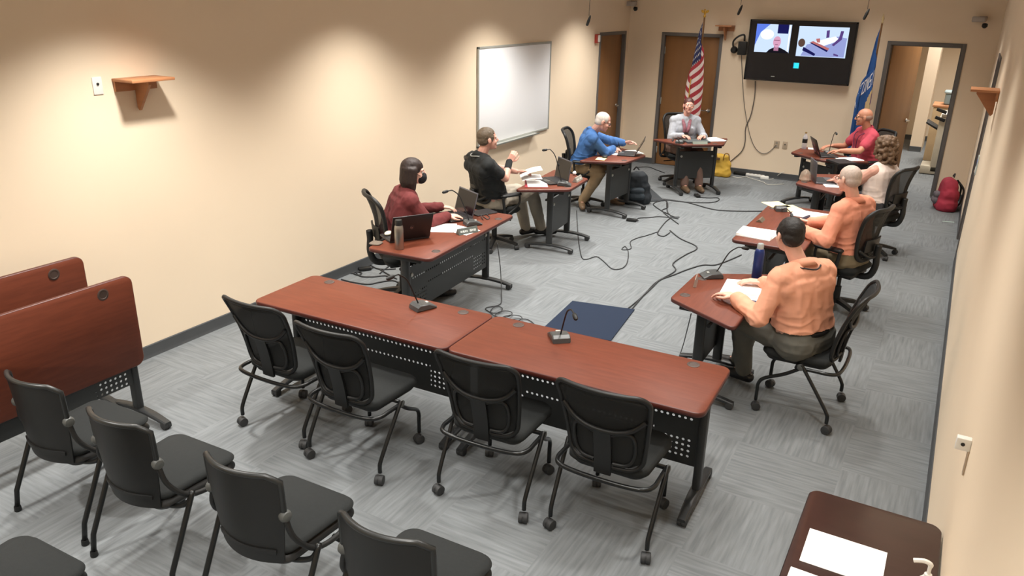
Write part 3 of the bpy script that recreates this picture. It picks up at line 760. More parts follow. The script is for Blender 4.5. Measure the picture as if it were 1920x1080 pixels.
def shell_chair(label, loc, rz, group):
    """plain black chair: flat upholstered seat, low curved back shell with a thick rim, side knobs"""
    t = thing('shell_chair', label, 'chair', loc, rz, group)
    sp_ = round_poly([(-.2, -.22), (.2, -.22), (.235, .25), (-.235, .25)], [.09, .09, .08, .08], 8)
    m = MB(); m.prism(sp_, .43, .475, .018)
    for v in m.bm.verts:
        if v.co.z > .45: v.co.z -= .03*max(0, v.co.y-.14)*3
    m.build('seat', BLKF, t, sharp=60)
    m = MB(); m.prism(sp_, .365, .436, .035); m.build('seat_shell', BLKP, t, sharp=60)
    def bk(u, v):
        c = 2*u-1; h = .175+.035*min(1, v*1.6)
        drop = .03*max(0, abs(c)-.8)/.2*v
        return V((c*h, -.195-.085*(1-c*c)*(.6+.4*v)-.015*v, .40+.45*v-drop+.012*math.cos(c*PI/2)*v))
    m = MB(); m.shell(bk, 18, 12, .014); m.build('back_shell', BLKP, t, sharp=50)
    m = MB(); m.tube([bk(0, .55+.45*k/6) for k in range(6)]+[bk(k/18, 1) for k in range(19)]+[bk(1, 1-.45*k/6) for k in range(1, 7)], .013, 8); m.build('back_rim', pm('rim_plastic', (34, 36, 36), .35), t, sharp=0)
    m = MB(); m.shell(lambda u, v: bk(.06+.88*u, .12+.05*v)+V((0, -.012, 0)), 14, 3, .008); m.build('back_ridge', BLKP, t, sharp=50)
    for s_ in (-1, 1):
        MB().lathe([(.02, -.01), (.026, 0), (.028, .016), (.022, .028), (.01, .032)], (s_*.2, -.2, .655), 14, (s_, -.2, 0)).build('pivot_knob', GREYP, t)
        m = MB(); m.tube(smooth_path([(s_*.205, -.2, .655), (s_*.235, -.19, .55), (s_*.27, -.12, .46), (s_*.275, .0, .425), (s_*.25, .14, .41)], 5), .013, 8); m.build('side_rail', BLKP, t, sharp=0)
        m = MB(); m.tube([(s_*.285, -.10, .475), (s_*.285, -.11, .45), (s_*.285, -.27, .12), (s_*.285, -.285, .03)], .0135, 8); lg = m.build('rear_leg', TUBE, t, sharp=0)
        MB().lathe([(.017, 0), (.019, .004), (.017, .03)], (s_*.285, -.286, .0), 12).build('glide', BLKP, lg)
        m = MB(); m.tube([(s_*.262, .02, .42), (s_*.262, .12, .3), (s_*.262, .23, .03)], .0135, 8); lg = m.build('front_leg', TUBE, t, sharp=0)
        MB().lathe([(.017, 0), (.019, .004), (.017, .03)], (s_*.262, .231, .0), 12).build('glide', BLKP, lg)
    m = MB(); m.tube(smooth_path([(-.285, -.11, .45), (-.25, -.13, .40), (-.12, -.15, .372), (.12, -.15, .372), (.25, -.13, .40), (.285, -.11, .45)], 5), .0125, 8); m.build('frame_bar', TUBE, t, sharp=0)
    return t
GB = 'shell chairs in the near row'; sc0 = None
for (u, v), lab in (((283, 785), 'black shell chair in the near row, beside the stored tables'), ((445, 855), 'black shell chair in the near row, second from the stored tables'),
                    ((670, 940), 'black shell chair in the near row, third from the stored tables'), ((930, 1050), 'black shell chair in the near row, farthest from the stored tables'),
                    ((166, 1066), 'black chair at the bottom left photo corner with only its seat showing')):
    q = Zp(u, v, .46); l_ = (q.x-.22, q.y-.235, 0)
    if sc0 is None: sc0 = shell_chair(lab, l_, .03, GB)
    else: dup(sc0, l_, .03, lab, GB)

# ------------------------------------------------------------------ task chairs
def task_chair(label, loc, rz, group, base_rz=.3):
    t = thing('task_chair', label, 'chair', loc, rz, group)
    m = MB(); m.prism(round_poly([(-.22, -.2), (.22, -.2), (.245, .24), (-.245, .24)], [.08, .08, .11, .11], 7), .42, .49, .025)
    for v in m.bm.verts:
        if v.co.z > .46: v.co.z -= .4*max(0, v.co.y-.14)**1.6
    m.build('seat', BLKF, t, sharp=60)
    m = MB(); m.prism(round_poly(rect2(.36, .36), .08), .39, .425, .01); m.box((0, -.02, .37), (.16, .22, .05), .01); m.tube([(.08, .02, .37), (.26, .04, .36)], .008, 8); m.build('mechanism', BLKP, t)
    def bk(x, z):
        q = (z-.5)/.55
        return V((x, -.225-.1*q*q+.02*math.sin(q*PI)+.06*(x/.23)**2, z))
    P = round_poly([(-.17, .56), (.17, .56), (.235, 1.03), (-.235, 1.03)], [.08, .08, .09, .09], 8); O = []
    for i in range(len(P)):
        a, b = P[i], P[(i+1) % len(P)]; k = max(1, int((b-a).length/.03))
        for j in range(k): O.append(a.lerp(b, j/k))
    m = MB(); m.tube([bk(p.x, p.y) for p in O], .019, 8, closed=True); m.build('back_frame', BLKP, t, sharp=0)
    def sh(u, v):
        z = .575+.44*v; h = .17+.065*(z-.56)/.47-.012
        if z > .95: h -= .075*((z-.95)/.065)**2
        if z < .63: h -= .065*((.63-z)/.055)**2
        return bk(-h+2*h*u, z)
    m = MB(); m.shell(sh, 14, 14, .004); m.build('back_mesh', MESHT, t, sharp=0)
    m = MB(); m.shell(lambda u, v: bk(-.14+.28*u, .64+.11*v)+V((0, -.03, 0)), 8, 4, .014); m.build('lumbar_pad', BLKP, t, sharp=50)
    m = MB(); m.tube(smooth_path([(0, -.1, .385), (0, -.24, .4), (0, -.29, .5), (0, -.285, .62), (0, -.29, .7)], 5), [.03]*21, 8)
    for s_ in (-1, 1): m.tube(smooth_path([(0, -.285, .6), (s_*.1, -.26, .6), (s_*.18, -.2, .66)], 4), .014, 8)
    m.build('back_support', BLKP, t, sharp=0)
    for s_ in (-1, 1):
        m = MB()
        m.tube(smooth_path([(s_*.17, -.06, .41), (s_*.27, -.06, .42), (s_*.295, -.07, .5), (s_*.295, -.09, .64)], 5), .017, 8)
        m.tube(smooth_path([(s_*.29, -.02, .44), (s_*.295, .12, .54), (s_*.295, .13, .64)], 5), .012, 8)
        ar = m.build('armrest', BLKP, t, sharp=0)
        MB().prism(round_poly(rect2(.075, .27, s_*.29, .02), .035), .64, .672, .012).build('arm_pad', BLKP, ar)
    MB().lathe([(.03, .1), (.03, .24), (.018, .24), (.018, .37)], (0, 0, 0), 14).build('gas_column', BLKP, t, sharp=30)
    for k in range(5):
        a = base_rz+2*PI*k/5; d = V((math.cos(a), math.sin(a), 0)); n = V((-d.y, d.x, 0)); R = []
        for q in range(7):
            s_ = q/6; r = .02+.27*s_; zt = .125-.05*s_**1.6; w_ = .032-.012*s_; hb = .035-.01*s_
            c = d*r; R.append([c-n*w_+V((0, 0, zt-hb)), c+n*w_+V((0, 0, zt-hb)), c+n*w_*.8+V((0, 0, zt)), c-n*w_*.8+V((0, 0, zt))])
        lg = MB().loft(R).build('base_leg', BLKP, t, sharp=40)
        caster_mb(MB(), d.x*.285, d.y*.285, .027, a+.7).build('caster', CAST, lg)
    return t
GO = 'occupied chairs'
def chair_at(hip, f, label, first=[None], base=.3):
    f = V((f[0], f[1], 0)).normalized(); c = V((hip[0], hip[1], 0))+f*.08
    if first[0] is None: first[0] = task_chair(label, c, yaw(f), GO, base); return first[0]
    return dup(first[0], c, yaw(f), label, GO)

# ------------------------------------------------------------------ people
SKIN = lambda k: {'fair': pm('skin_fair', (226, 176, 156), .5, var=.05, scale=20), 'pink': pm('skin_pink', (214, 160, 142), .5, var=.06, scale=16),
                  'tan': pm('skin_tan', (200, 140, 112), .5, var=.05, scale=20)}[k]
LIPS = pm('lips', (170, 92, 84), .5); EYEW = pm('eye_white', (226, 222, 216), .3); EYED = pm('eye_iris', (52, 40, 34), .2)
def remesh(mb, voxel, it, name, mats, parent, disp=None, matfn=None, clip=None):
    me = bpy.data.meshes.new('tmp'); mb.bm.to_mesh(me); mb.bm.free()
    o = bpy.data.objects.new(name, me); C.objects.link(o)
    r = o.modifiers.new('r', 'REMESH'); r.mode = 'VOXEL'; r.voxel_size = voxel; r.use_smooth_shade = True
    if it: s = o.modifiers.new('s', 'SMOOTH'); s.factor = .5; s.iterations = it
    dg = bpy.context.evaluated_depsgraph_get(); m2 = bpy.data.meshes.new_from_object(o.evaluated_get(dg))
    o.modifiers.clear(); o.data = m2; bpy.data.meshes.remove(me); m2.name = name
    if disp:
        nr = [v.normal.copy() for v in m2.vertices]
        for v, n in zip(m2.vertices, nr): v.co += n*disp(v.co)
        b = bmesh.new(); b.from_mesh(m2)
        for _ in range(2): bmesh.ops.smooth_vert(b, verts=b.verts[:], factor=.5, use_axis_x=True, use_axis_y=True, use_axis_z=True)
        b.to_mesh(m2); b.free()
    if clip:
        b = bmesh.new(); b.from_mesh(m2); bmesh.ops.delete(b, geom=[v for v in b.verts if clip(v.co)], context='VERTS'); b.to_mesh(m2); b.free()
    m2.materials.clear()
    for m in (mats if isinstance(mats, (list, tuple)) else [mats]): m2.materials.append(m)
    if matfn:
        for p_ in m2.polygons: p_.material_index = matfn(p_.center)
    for p_ in m2.polygons: p_.use_smooth = True
    if parent is not None: o.parent = parent
    return o
def two_bone(a, b, l1, l2, pole):
    d = b-a; L_ = min(d.length, (l1+l2)*.995); u = d.normalized()
    x = (l1*l1-l2*l2+L_*L_)/(2*L_); h = math.sqrt(max(0, l1*l1-x*x)); p = pole-u*pole.dot(u); p.normalize()
    return a+u*x+p*h, a+u*L_
def hand(mb, w, d, n, side, curl=.5, spread=1.0, s=1.0, thumb=.6):
    """w wrist, d pointing direction, n back-of-hand normal, side +1 when the thumb lies towards n x d"""
    d = V(d).normalized(); n = V(n); n = (n-d*n.dot(d)).normalized(); x = n.cross(d)*side   # towards the thumb
    for k in range(4):
        o_ = (1.5-k)*.0195*s
        base = w+d*(.088-.004*abs(k-1.2))*s+x*o_
        mb.cap(w+x*o_*.7+d*.01, base, .0155*s, .0125*s, 10)
        ln = (.046, .051, .048, .038)[k]*s; p = base; ang = .12+curl*.35; c = curl*(1+.12*k)
        fd = d+x*(.08*(1.5-k)*spread)
        for j, l_ in enumerate((ln, ln*.66, ln*.55)):
            q = p+(fd.normalized()*math.cos(ang)-n*math.sin(ang))*l_; mb.cap(p, q, (.0102-.0008*j)*s, (.0096-.001*j)*s, 8); p = q; ang += c*.75
    tb = w+d*.028*s+x*.026*s; t1 = tb+(d*.55+x*.75-n*.25).normalized()*.042*s
    t2 = t1+(d*.9+x*(.45-thumb*.5)-n*.3*thumb).normalized()*.032*s; t3 = t2+(d*.95+x*(.2-thumb*.5)-n*.35*thumb).normalized()*.026*s
    mb.cap(w+d*.012+x*.014*s, tb, .017*s, .0155*s, 10); mb.cap(tb, t1, .0145*s, .0118*s, 8); mb.cap(t1, t2, .0115*s, .0105*s, 8); mb.cap(t2, t3, .0103*s, .0088*s, 8)
def fold_noise(sc, amp, squash=(1, 1, 1), seed=0):
    def f(p):
        q = V((p.x*squash[0], p.y*squash[1], p.z*squash[2]))*sc + V((seed, seed*.7, 0))
        a = noise.noise(q); b = noise.noise(q*2.3+V((9, 3, 1)))
        return amp*((1-abs(a)*2.2)*.7+b*.35)
    return f
def cloth_folds(amp, seed=0, z0=.55):
    """long creases running down and around, tighter bunching just above the waist"""
    def f(p):
        w = V((noise.noise(p*3+V((seed, 0, 0))), noise.noise(p*3+V((0, seed, 5))), 0))*.25
        q = V((p.x*9, p.y*9, p.z*3.2+p.x*4))+w*4+V((seed, seed*.7, 0))
        r = 1-min(1, abs(noise.noise(q))*3.2)
        q2 = V((p.x*5, p.y*5, p.z*17))+w*6+V((seed*2, 1, 3))
        r2 = 1-min(1, abs(noise.noise(q2))*3.0)
        k = max(0, 1-abs(p.z-z0-.13)/.16)
        return amp*(r**1.5*.62+r2**1.5*(.15+1.15*k)+.25*noise.noise(p*16))
    return f

def person(label, hip, f, shc, sy, head, hf, hp=0.0, roll=0, wr=(None, None), poles=(None, None), hd=(None, None), hn=(None, None), curl=(.5, .5),
           knees=(None, None), ankles=(None, None), skin='fair', shirt=None, sleeve='long', trousers=None, shoes=None, hair=None, sex='m', bulk=1.0,
           collar=True, sock=None, neckskin=0, shoe_dir=(None, None), extras=None, hem=.05):
    """everything is in world metres; f/hf are facing directions, sy the shoulder facing"""
    hip = V(hip); O = V((hip.x, hip.y, 0)); shc = V(shc); head = V(head)
    f = V((f[0], f[1], 0)).normalized(); sf = V((sy[0], sy[1], 0)).normalized(); hf = V((hf[0], hf[1], 0)).normalized()
    rt = V((f.y, -f.x, 0)); srt = V((sf.y, -sf.x, 0)); hrt = V((hf.y, -hf.x, 0)); up = V((0, 0, 1))
    B = bulk; sw = (.188 if sex == 'm' else .165)*(.3+.7*B)
    spine = (shc-hip).normalized()
    def mix(a): return rt.lerp(srt, a).normalized()
    sho = [shc-srt*sw-up*.035, shc+srt*sw-up*.035]                 # left, right
    lv = [(hip+up*.0, .095, .118*(.5+.5*B)), (hip.lerp(shc, .25)+f*.012*B, .08, .118*(.5+.5*B)), (hip.lerp(shc, .5)+sf*.012, .084, .112*(.5+.5*B)), (hip.lerp(shc, .78)+sf*.008, .086, .102*B), (hip.lerp(shc, .93), .085, .078)]
    def torso(mb, g, upto=5):
        P_ = []
        for i, (c, w_, r) in enumerate(lv[:upto]):
            ax = mix(i/4); P_.append((c-ax*w_*B, c+ax*w_*B, c, r+g))
        for (a0, b0, c0, r0), (a1, b1, c1, r1) in zip(P_, P_[1:]):
            mb.cap(a0, a1, r0, r1); mb.cap(b0, b1, r0, r1); mb.cap(c0, c1, r0, r1)
        for a0, b0, c0, r0 in P_: mb.cap(a0, b0, r0)
        for s_, sh_ in ((-1, sho[0]), (1, sho[1])):
            if g and sleeve == 'none': sh_ = shc.lerp(sh_, .5)
            mb.cap(lv[3][0]+mix(.75)*s_*.09*B, sh_, .085*B+g, .06+g); mb.cap(shc+up*.02+srt*s_*.03, sh_+up*.012, .05+g*.6, .05+g)
        if sex == 'f':
            for s_ in (-1, 1): mb.ell(hip.lerp(shc, .66)+srt*s_*.075+sf*.075, .07+g)
    # arms
    ua, fa_ = (.285, .25) if sex == 'm' else (.265, .235)
    arms = []
    for i, s_ in ((0, -1), (1, 1)):
        tgt = V(wr[i]) if wr[i] is not None else hip+f*.3+rt*s_*.14+up*.12
        pole = V(poles[i]) if poles[i] is not None else (rt*s_*.6-up*1.0-f*.3)
        e, w_ = two_bone(sho[i], tgt, ua, fa_, pole); arms.append((sho[i], e, w_))
    def arm(mb, i, g, upto=2.0, r=(.052, .042, .041, .029)):
        s_, e, w_ = arms[i]; r = [a*(.75+.25*B)*(1 if sex == 'm' else .9)*(1.3 if sleeve == 'none' and B > 1.15 else 1) for a in r]
        if upto <= 1: e2 = s_.lerp(e, upto); mb.cap(s_, e2, r[0]+g, r[0]*(1-upto)+r[1]*upto+g*1.25)
        else:
            mb.cap(s_, e, r[0]+g, r[1]+g); w2 = e.lerp(w_, upto-1); k = upto-1; mid = e.lerp(w_, min(.4, k))
            mb.cap(e, mid, r[2]+g, r[2]*1.02+g); mb.cap(mid, w2, r[2]*1.02+g, r[3]+g*(1.0))
    # legs
    legs = []
    for i, s_ in ((0, -1), (1, 1)):
        h = hip+rt*s_*.095
        k = V(knees[i]) if knees[i] is not None else h+f*.43+rt*s_*.05-up*.03
        an = V(ankles[i]) if ankles[i] is not None else V((k.x, k.y, .09))+f*.02
        legs.append((h, k, an))
    def leg(mb, i, g, calf=1.0):
        h, k, an = legs[i]; gb = (.8+.2*B)
        mb.cap(h, h.lerp(k, .5), .09*B+g, .083*gb+g); mb.cap(h.lerp(k, .5), k, .083*gb+g, .06*gb+g)
        a = k.lerp(an, calf); mb.cap(k, k.lerp(a, .35), .058*gb+g, .058*gb+g*1.2); mb.cap(k.lerp(a, .35), a, .058*gb+g*1.2, .038+g*1.5)
    # head frame
    hrot = Matrix((hrt, hf, up)).transposed() @ Matrix.Rotation(-hp, 3, 'X') @ Matrix.Rotation(roll, 3, 'Y')
    hs = 1.0 if sex == 'm' else .95
    def HP(x, y, z): return head + hrot @ (V((x, y, z))*hs)
    mb = MB(); torso(mb, 0)
    for i in (0, 1):
        arm(mb, i, 0); leg(mb, i, 0)
        s_, e, w_ = arms[i]; d = V(hd[i]) if hd[i] is not None else (w_-e); n = V(hn[i]) if hn[i] is not None else up
        hand(mb, w_, d, n, (1 if i == 0 else -1), curl[i], s=1.0 if sex == 'm' else .9)
        h, k, an = legs[i]; fd = V(shoe_dir[i]) if shoe_dir[i] is not None else f
        mb.cap(an, an+fd*.13-up*.05, .036, .028)
    nb = shc+up*.015-sf*.005
    mb.cap(nb-up*.03, HP(0, -.022, -.05), .058*(.85+.15*B), .054 if sex == 'm' else .048)
    def he(c, r, M=None): mb.ell(HP(*c), tuple(a*hs for a in r), hrot if M is None else hrot @ M, 18, 12)
    he((0, -.012, .03), (.076, .097, .086)); he((0, .03, -.03), (.062, .062, .085)); he((0, .046, -.075), (.046, .042, .038)); he((0, .075, -.098), (.022, .018, .018))
    for s_ in (-1, 1):
        he((s_*.036, .06, -.032), (.026, .026, .028)); he((s_*.012, .1, -.03), (.009, .009, .008)); he((s_*.079, -.008, -.008), (.009, .022, .033), Matrix.Rotation(s_*.25, 3, 'Z'))
        mb.cap(HP(s_*.012, .085, .024), HP(s_*.046, .074, .02), .011*hs, .01*hs)
    mb.cap(HP(0, .086, .018), HP(0, .11, -.024), .0085*hs, .0125*hs); mb.cap(HP(-.018, .087, -.062), HP(.018, .087, -.062), .0085*hs)
    for v in mb.bm.verts: v.co -= O
    lip = HP(0, .094, -.062)-O
    body = remesh(mb, .0055, 3, 'person', [SKIN(skin), LIPS], None, matfn=lambda c: 1 if (c-lip).length < .02*hs and abs((hrot.inverted() @ (c-lip)).z) < .008 else 0)
    body.location = O; tag(body, label, 'person', 'people at the meeting')
    def part(name, mb_, mats, vox=.008, it=4, **k):
        for v in mb_.bm.verts: v.co -= O
        return remesh(mb_, vox, it, name, mats, body, **k)
    def part2(name, mb_, mats, sharp=0):
        for v in mb_.bm.verts: v.co -= O
        return mb_.build(name, mats, body, None, sharp)
    for s_ in (-1, 1):
        m = MB(); m.ell(HP(s_*.031, .0795, .002), .0125*hs); m.mi = 1; m.ell(HP(s_*.031, .0868, .002), (.0062*hs, .0062*hs, .0062*hs)); part2('eye', m, [EYEW, EYED])
    # clothes
    if shirt:
        m = MB(); torso(m, .012 if sleeve in ('fit', 'none') else .02, 5)
        for i in (0, 1):
          if sleeve != 'none': arm(m, i, .013 if sleeve in ('fit', 'none') else .018, 1.93 if sleeve == 'long' else (1.0 if sleeve == 'elbow' else (.62 if sleeve == 'short' else .12)))
        if sleeve in ('long', 'short') and sex == 'm':
            for i, s_ in ((0, -1), (1, 1)):
                sh_, e, w_ = arms[i]
                m.cap(lv[2][0]+mix(.5)*s_*.10*B, sh_.lerp(e, .3), .075, .06); m.cap(lv[3][0]+mix(.75)*s_*.08-sf*.03, sh_-sf*.012, .085, .062); m.cap(lv[1][0]+mix(.25)*s_*.1*B, lv[3][0]+mix(.75)*s_*.12*B, .085, .08)
            m.cap(lv[1][0]-f*.03, lv[3][0]-sf*.04, .11, .1); m.cap(sho[0]-up*.06-sf*.03+srt*.03, sho[1]-up*.06-sf*.03-srt*.03, .078); m.cap(lv[2][0]-srt*.1*B-sf*.01, lv[2][0]+srt*.1*B-sf*.01, .112); m.cap(lv[3][0]-srt*.12*B-sf*.02-up*.03, lv[3][0]+srt*.12*B-sf*.02-up*.03, .1)
        part('shirt', m, shirt, .0075, 5, disp=cloth_folds(.0105 if sleeve not in ('fit', 'none') else .005, hip.x*3), clip=lambda c: c.z < hip.z+hem and abs((c+O-hip).dot(rt)) < .24*B and (c+O-hip).dot(f) < .16)
    if shirt and sleeve == 'long':
        for i in (0, 1):
            s_, e, w_ = arms[i]; d = (w_-e).normalized(); c = e.lerp(w_, .94); r = .047 if sex == 'm' else .042
            part2('cuff', MB().lathe([(r-.006, -.03), (r, -.028), (r+.0015, .012), (r-.001, .018), (r-.010, .018)], c, 18, d), shirt)
    if collar:
        m = MB(); n1 = HP(0, -.022, -.05); ax = (n1-nb).normalized(); c0 = nb+ax*.03; xx = srt; yy = ax.cross(xx).normalized(); yy = -yy if yy.dot(sf) < 0 else yy
        rows = []
        for r, h in ((.062, -.012), (.088, -.026), (.082, .004), (.07, .034), (.064, .034), (.060, .0)):
            rows.append(m.ring([c0+xx*(r*(.85+.15*B)*math.sin(2*PI*k/24))+yy*(r*(.85+.15*B)*math.cos(2*PI*k/24))+ax*(h-(.018*max(0, math.cos(2*PI*k/24)) if h > 0 else .012*max(0, math.cos(2*PI*k/24)))) for k in range(24)]))
        for p_, q_ in zip(rows, rows[1:]): m.bridge(p_, q_)
        m.bridge(rows[-1], rows[0])
        part2('collar', m, shirt)
    if trousers:
        m = MB()
        for i in (0, 1): leg(m, i, .014, .97)
        c, w_, r = lv[0]; m.cap(c-rt*w_*B, c+rt*w_*B, r+.02); c2 = hip.lerp(shc, .12); m.cap(c2-rt*w_*.85*B, c2+rt*w_*.85*B, lv[0][2]-.012)
        part('trousers', m, trousers, .009, 5, disp=cloth_folds(.008, hip.y, .42))
    if shoes:
        for i in (0, 1):
            h, k, an = legs[i]; fd = V(shoe_dir[i]) if shoe_dir[i] is not None else f; fd = fd.normalized(); z0 = an.z-.085
            sd = fd.cross(up); m = MB(); hl = an-fd*.045; hl.z = z0+.045; toe = an+fd*.165; toe.z = z0+.036; md = an+fd*.07; md.z = z0+.047
            m.cap(hl, md, .042, .044); m.cap(md, toe, .044, .034); m.cap(md+sd*.012, toe+sd*.008-fd*.02, .036, .03); m.cap(an+V((0, 0, -.01)), md, .045, .04)
            sh_ = part('shoe', m, shoes, .007, 4)
            for v in sh_.data.vertices: v.co.z = max(v.co.z, z0+.004)
    # hair
    if hair:
        kind, hm = hair; m = MB()
        def hx(c, r): m.ell(HP(*c), tuple(a*hs for a in r), hrot, 20, 14)
        if kind == 'short':
            hx((0, -.022, .042), (.081, .1, .083)); hx((0, -.05, -.005), (.072, .066, .066))
            for s_ in (-1, 1): hx((s_*.06, .012, .02), (.021, .035, .045))
            part('hair', m, hm, .006, 3, disp=fold_noise(38, .0045))
        elif kind == 'buzz':
            hx((0, -.018, .032), (.079, .099, .086)); hx((0, -.045, -.01), (.072, .065, .066))
            part('hair', m, hm, .006, 3, disp=fold_noise(60, .001))
        elif kind == 'fringe':
            hx((0, -.035, -.002), (.08, .08, .055))
            part('hair', m, hm, .006, 3, disp=fold_noise(60, .001))
        elif kind == 'bob':
            hx((0, -.02, .043), (.088, .105, .088)); hx((0, -.05, -.03), (.083, .075, .1))
            for k in range(13):
                a = math.radians(-192+k*204/12-0); x = .086*math.cos(a); y = -.012+.088*math.sin(a)
                m.cap(HP(x, y, .03), HP(x*1.1, y*1.08-.0, -.09-.012*math.sin(k*2)), .026, .024); m.cap(HP(x*1.1, y*1.08, -.08), HP(x*1.02, y*1.0, -.145-.01*math.sin(k*1.7)), .024, .014)
            part('hair', m, hm, .0065, 3, disp=fold_noise(30, .004, (1.6, 1.6, .25)))
        elif kind == 'curly':
            hx((0, -.02, .045), (.1, .115, .1)); hx((0, -.06, -.04), (.1, .08, .12))
            rnd = random.Random(3)
            for k in range(150):
                a = rnd.uniform(0, 2*PI); z = rnd.uniform(-.17, .13); rr = .112*math.sqrt(max(.1, 1-max(0, z-.02)**2/.0145))
                y = rr*math.sin(a)-.03
                if y > .045 and z < .06: continue
                m.ell(HP(rr*math.cos(a)*1.02, y, z), rnd.uniform(.016, .028), None, 8, 6)
            part('hair', m, hm, .0065, 2, disp=fold_noise(45, .007))
        elif kind == 'tied':
            hx((0, -.02, .041), (.081, .101, .083)); hx((0, -.05, -.005), (.075, .066, .066)); hx((0, -.125, .02), (.035, .03, .035))
            part('hair', m, hm, .006, 3, disp=fold_noise(40, .0025))
    ctx = dict(HP=HP, O=O, part=part, part2=part2, nb=nb, sho=sho, shc=shc, sf=sf, srt=srt, up=up, arms=arms, hip=hip, f=f, rt=rt, body=body, lv=lv, hrot=hrot, legs=legs, hs=hs)
    if extras: extras(**ctx)
    return body

def glasses(HP, part2, m_=None, **k):
    m = MB()
    for s_ in (-1, 1):
        m.tube([HP(s_*.032+.023*math.cos(2*PI*j/16), .098, .002+.018*math.sin(2*PI*j/16)) for j in range(16)], .0022, 6, closed=True)
        m.tube([HP(s_*.055, .098, .006), HP(s_*.079, .07, .006), HP(s_*.084, 0, .004), HP(s_*.084, -.02, -.008)], .0022, 6)
    m.tube([HP(-.009, .1, .006), HP(.009, .1, .006)], .002, 6)
    part2('glasses', m, m_ or BLKP)
def lanyard(part2, nb, sho, sf, srt, up, hip, shc, m_, badge=True, **k):
    m = MB(); c = hip.lerp(shc, .45)+sf*.145
    c = c+sf*.02; pts = [nb-sf*.098+up*.022, nb+srt*.078-sf*.06+up*.03, nb+srt*.112+up*.022, nb+srt*.105+sf*.065-up*.005, shc+srt*.065+sf*.145-up*.06, c+srt*.012, c-srt*.012, shc-srt*.065+sf*.145-up*.06, nb-srt*.105+sf*.065-up*.005, nb-srt*.112+up*.022, nb-srt*.078-sf*.06+up*.03]
    m.tube(smooth_path(pts, 5, True), .0055, 6, closed=True); part2('lanyard', m, m_)

maroon = pm('maroon_knit', (104, 42, 42), .9, var=.14, scale=30, bump=.2, bscale=300)
blackp = pm('black_polo_cloth', (24, 27, 28), .85, var=.15, scale=20, bump=.1, bscale=300)
bluesh = pm('blue_shirt_cloth', (62, 106, 164), .8, var=.12, scale=10, bump=.1, bscale=300)
greyk = pm('grey_cardigan_knit', (172, 176, 184), .9, var=.08, scale=30, bump=.2, bscale=300)
redp = pm('red_polo_cloth', (194, 74, 90), .85, var=.1, scale=12, bump=.1, bscale=300)
whitet = pm('white_top_cloth', (232, 214, 204), .85, var=.06, scale=12, bump=.1, bscale=300)
peach1 = pm('peach_shirt_cloth', (228, 162, 132), .85, var=.05, scale=10, bump=.08, bscale=300)
peach2 = pm('salmon_shirt_cloth', (230, 152, 124), .85, var=.05, scale=10, bump=.08, bscale=300)
khaki = pm('khaki_cloth', (150, 128, 98), .85, var=.1, bump=.08, bscale=300); stone = pm('stone_cloth', (168, 160, 146), .85, var=.08, bump=.08, bscale=300)
greyt = pm('grey_trouser_cloth', (96, 95, 88), .85, var=.08, bump=.08, bscale=300); olive = pm('olive_trouser_cloth', (124, 112, 88), .85, var=.08)
dark = pm('dark_trouser_cloth', (40, 38, 42), .85, var=.08)
shoeb = pm('black_leather', (22, 21, 21), .4); shoet = pm('tan_leather', (110, 88, 66), .5)
hairb = pm('dark_brown_hair', (44, 31, 27), .6, var=.3, scale=60, bump=.25, bscale=200); hairk = pm('black_hair', (27, 22, 19), .6, var=.3, scale=60, bump=.25, bscale=200)
hairg = pm('grey_brown_hair', (92, 78, 62), .6, var=.25, scale=60, bump=.25, bscale=200); hairw = pm('white_hair', (206, 198, 190), .6, var=.12, scale=60, bump=.2, bscale=200)
hairc = pm('curly_brown_hair', (104, 80, 58), .6, var=.35, scale=50, bump=.3, bscale=150); hairf = pm('cropped_grey_hair', (150, 120, 104), .7, var=.12, scale=60)
hairw2 = pm('thin_grey_hair', (188, 170, 158), .6, var=.1, scale=60)

# 1 masked woman
def ex_mask(HP, part, part2, arms, hs, hrot, **k):
    m = MB(); m.ell(HP(0, .068, -.055), (.058, .056, .056), hrot); m.ell(HP(0, .1, -.04), (.03, .022, .035), hrot)
    part('face_mask', m, pm('mask_cloth', (26, 25, 28), .9), .006, 3)
    m = MB()
    for s_ in (-1, 1): m.tube([HP(s_*.05, .08, -.035), HP(s_*.084, .01, -.0)], .0025, 6)
    part2('ear_loop', m, pm('mask_cloth', (26, 25, 28), .9))
    s_, e, w_ = arms[1]; d = (w_-e).normalized(); m = MB(); m.lathe([(.034, -.009), (.037, -.006), (.037, .006), (.034, .009)], w_-d*.012, 16, d); part2('watch', m, pm('watch_band', (214, 204, 176), .4))
fa1 = (.62, .78)
person('woman in a maroon sweater with a black face mask behind her open laptop', (.83, 4.46, .555), fa1, (.92, 4.56, 1.005), fa1, (.985, 4.60, 1.205), (.80, .6), .05,
       wr=((1.0, 5.0, .80), (1.21, 4.80, .785)), hd=((.75, .5, -.1), (.55, .8, -.05)), hn=((0, 0, 1), (.2, 0, 1)), curl=(.45, .4), skin='fair', shirt=maroon, sleeve='long', trousers=dark, shoes=shoeb,
       hair=('bob', hairb), sex='f', collar=False, extras=ex_mask, knees=((.98, 4.78, .56), (1.12, 4.62, .56)), ankles=((1.0, 4.84, .09), (1.14, 4.7, .09)))
